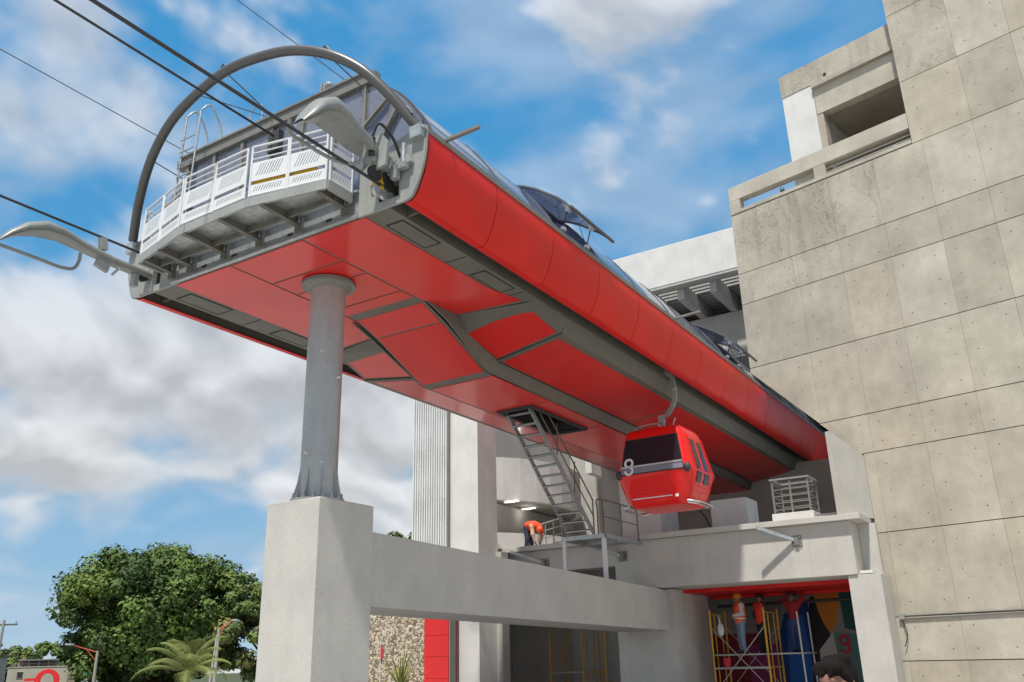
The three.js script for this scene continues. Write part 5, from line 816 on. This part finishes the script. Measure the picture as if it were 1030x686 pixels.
{
  const g = thing('low_house', 'low cream house with a railed roof terrace behind the red letter', 'house'), o = V(-103.2, 0, -61.1), ang = Math.atan2(3.11, 5.25); // the front runs along (0.51, -0.86)
  const R = new THREE.Matrix4().makeBasis(V(0.51, 0, -0.86), V(0, 1, 0), V(0.86, 0, 0.51)).setPosition(o.x, 0, o.z), put = (n, q, m, p = g) => mesh(n, (Array.isArray(q) ? q : [q]).map((k) => k.applyMatrix4(R)), m, p), cream = std(lin(0.62, 0.58, 0.48), { roughness: 0.85, map: T.plaster });
  put('wall', box(-3.1, 3.1, 0, 2.25, -4, 0), cream); put('parapet', box(-3.15, 3.15, 2.25, 2.35, -4, 0.05), cream);
  const w = put('window', box(-2.1, -1.55, 1.15, 1.75, 0.0, 0.03), M.dark); put('window_frame', [box(-2.14, -1.51, 1.11, 1.15, 0, 0.06), box(-2.14, -1.51, 1.75, 1.79, 0, 0.06)], M.plate, w);
  put('terrace_roof', box(-2.2, 2.0, 3.0, 3.12, -3.5, 0.2), M.galv); for (let i = 0; i < 5; i++) put('roof_post', box(-2.1 + i * 1.0, -2.04 + i, 2.35, 3.0, -0.1, 0.0), M.scafGrey); put('terrace_rail', [box(-3, 3, 2.65, 2.69, -0.05, 0), box(-3, 3, 2.5, 2.52, -0.05, 0)], M.scafGrey); put('terrace_back', box(-2.2, 2, 2.35, 3.0, -3.4, -3.3), std(lin(0.3, 0.2, 0.17)));
  put('rear_wing', box(3.16, 3.9, 0, 2.3, -3, 0.1), std(lin(0.42, 0.36, 0.26), { map: T.plaster })); for (let i = 0; i < 4; i++) put('wing_rung', box(3.25, 3.8, 0.5 + i * 0.4, 0.56 + i * 0.4, 0.1, 0.14), M.dark); settle(g, o.x, 0, o.z);
}
{
  const g = thing('small_white_house', 'small white house with a turquoise roof line behind the street lamp', 'house'), R = new THREE.Matrix4().makeBasis(V(0.51, 0, -0.86), V(0, 1, 0), V(0.86, 0, 0.51)).setPosition(-91.6, 0, -61), put = (n, q, m, p = g) => mesh(n, [q.applyMatrix4(R)], m, p);
  put('wall', box(-1.3, 2.2, 0, 1.35, -3, 0), M.paintWhite); put('roof', box(-1.4, 2.3, 1.36, 1.75, -3.1, 0.15), std(lin(0.10, 0.42, 0.5), { roughness: 0.6 })); put('window', box(0.0, 0.35, 0.75, 1.2, 0, 0.03), M.dark); put('water_tank', new THREE.CylinderGeometry(0.3, 0.32, 0.5, 14).translate(0.2, 2.0, -1.2), M.white); settle(g, -91.6, 0, -61);
}
{ const g = thing('grey_block', 'plain grey block building beside the low house', 'building'); mesh('wall', box(-100.5, -96.5, 0, 3.85, -53.6, -48), std(lin(0.3, 0.3, 0.31), { map: T.plaster })); const last = scene.children.at(-1); scene.remove(last); last.name = 'wall'; g.add(last); mesh('roof_edge', box(-100.6, -96.4, 3.85, 4.0, -53.7, -47.9), M.band, g); settle(g, -98, 0, -51); }
{   // the red letter standing on the square
  const g = thing('red_letter_sign', 'big glossy red letter standing on the square before the low house', 'sign'), sh = new THREE.Shape(); sh.absarc(0, 0, 0.62, 0, Math.PI * 2, false); const h = new THREE.Path(); h.absellipse(0, 0, 0.36, 0.44, 0, Math.PI * 2, true); sh.holes.push(h);
  const R = new THREE.Matrix4().makeBasis(V(0.53, 0, -0.85), V(0, 1, 0), V(0.85, 0, 0.53)).setPosition(-51.35, 1.22, -31.0);
  mesh('letter_ring', new THREE.ExtrudeGeometry(sh, { depth: 0.3, bevelEnabled: true, bevelSize: 0.03, bevelThickness: 0.03, curveSegments: 30 }).applyMatrix4(R), M.tileRed, g); mesh('letter_tail', box(-1.15, -0.45, 0.02, 0.17, 0, 0.3).applyMatrix4(R), M.tileRed, g); mesh('letter_foot', box(-0.3, 0.3, -1.22, -0.55, 0.02, 0.28).applyMatrix4(R), M.tileRed, g); settle(g, -51.35, 0, -31.0);
}

scene.traverse((o) => { if (o.isMesh) { o.castShadow = true; o.receiveShadow = true; } });
renderer.render(scene, camera);
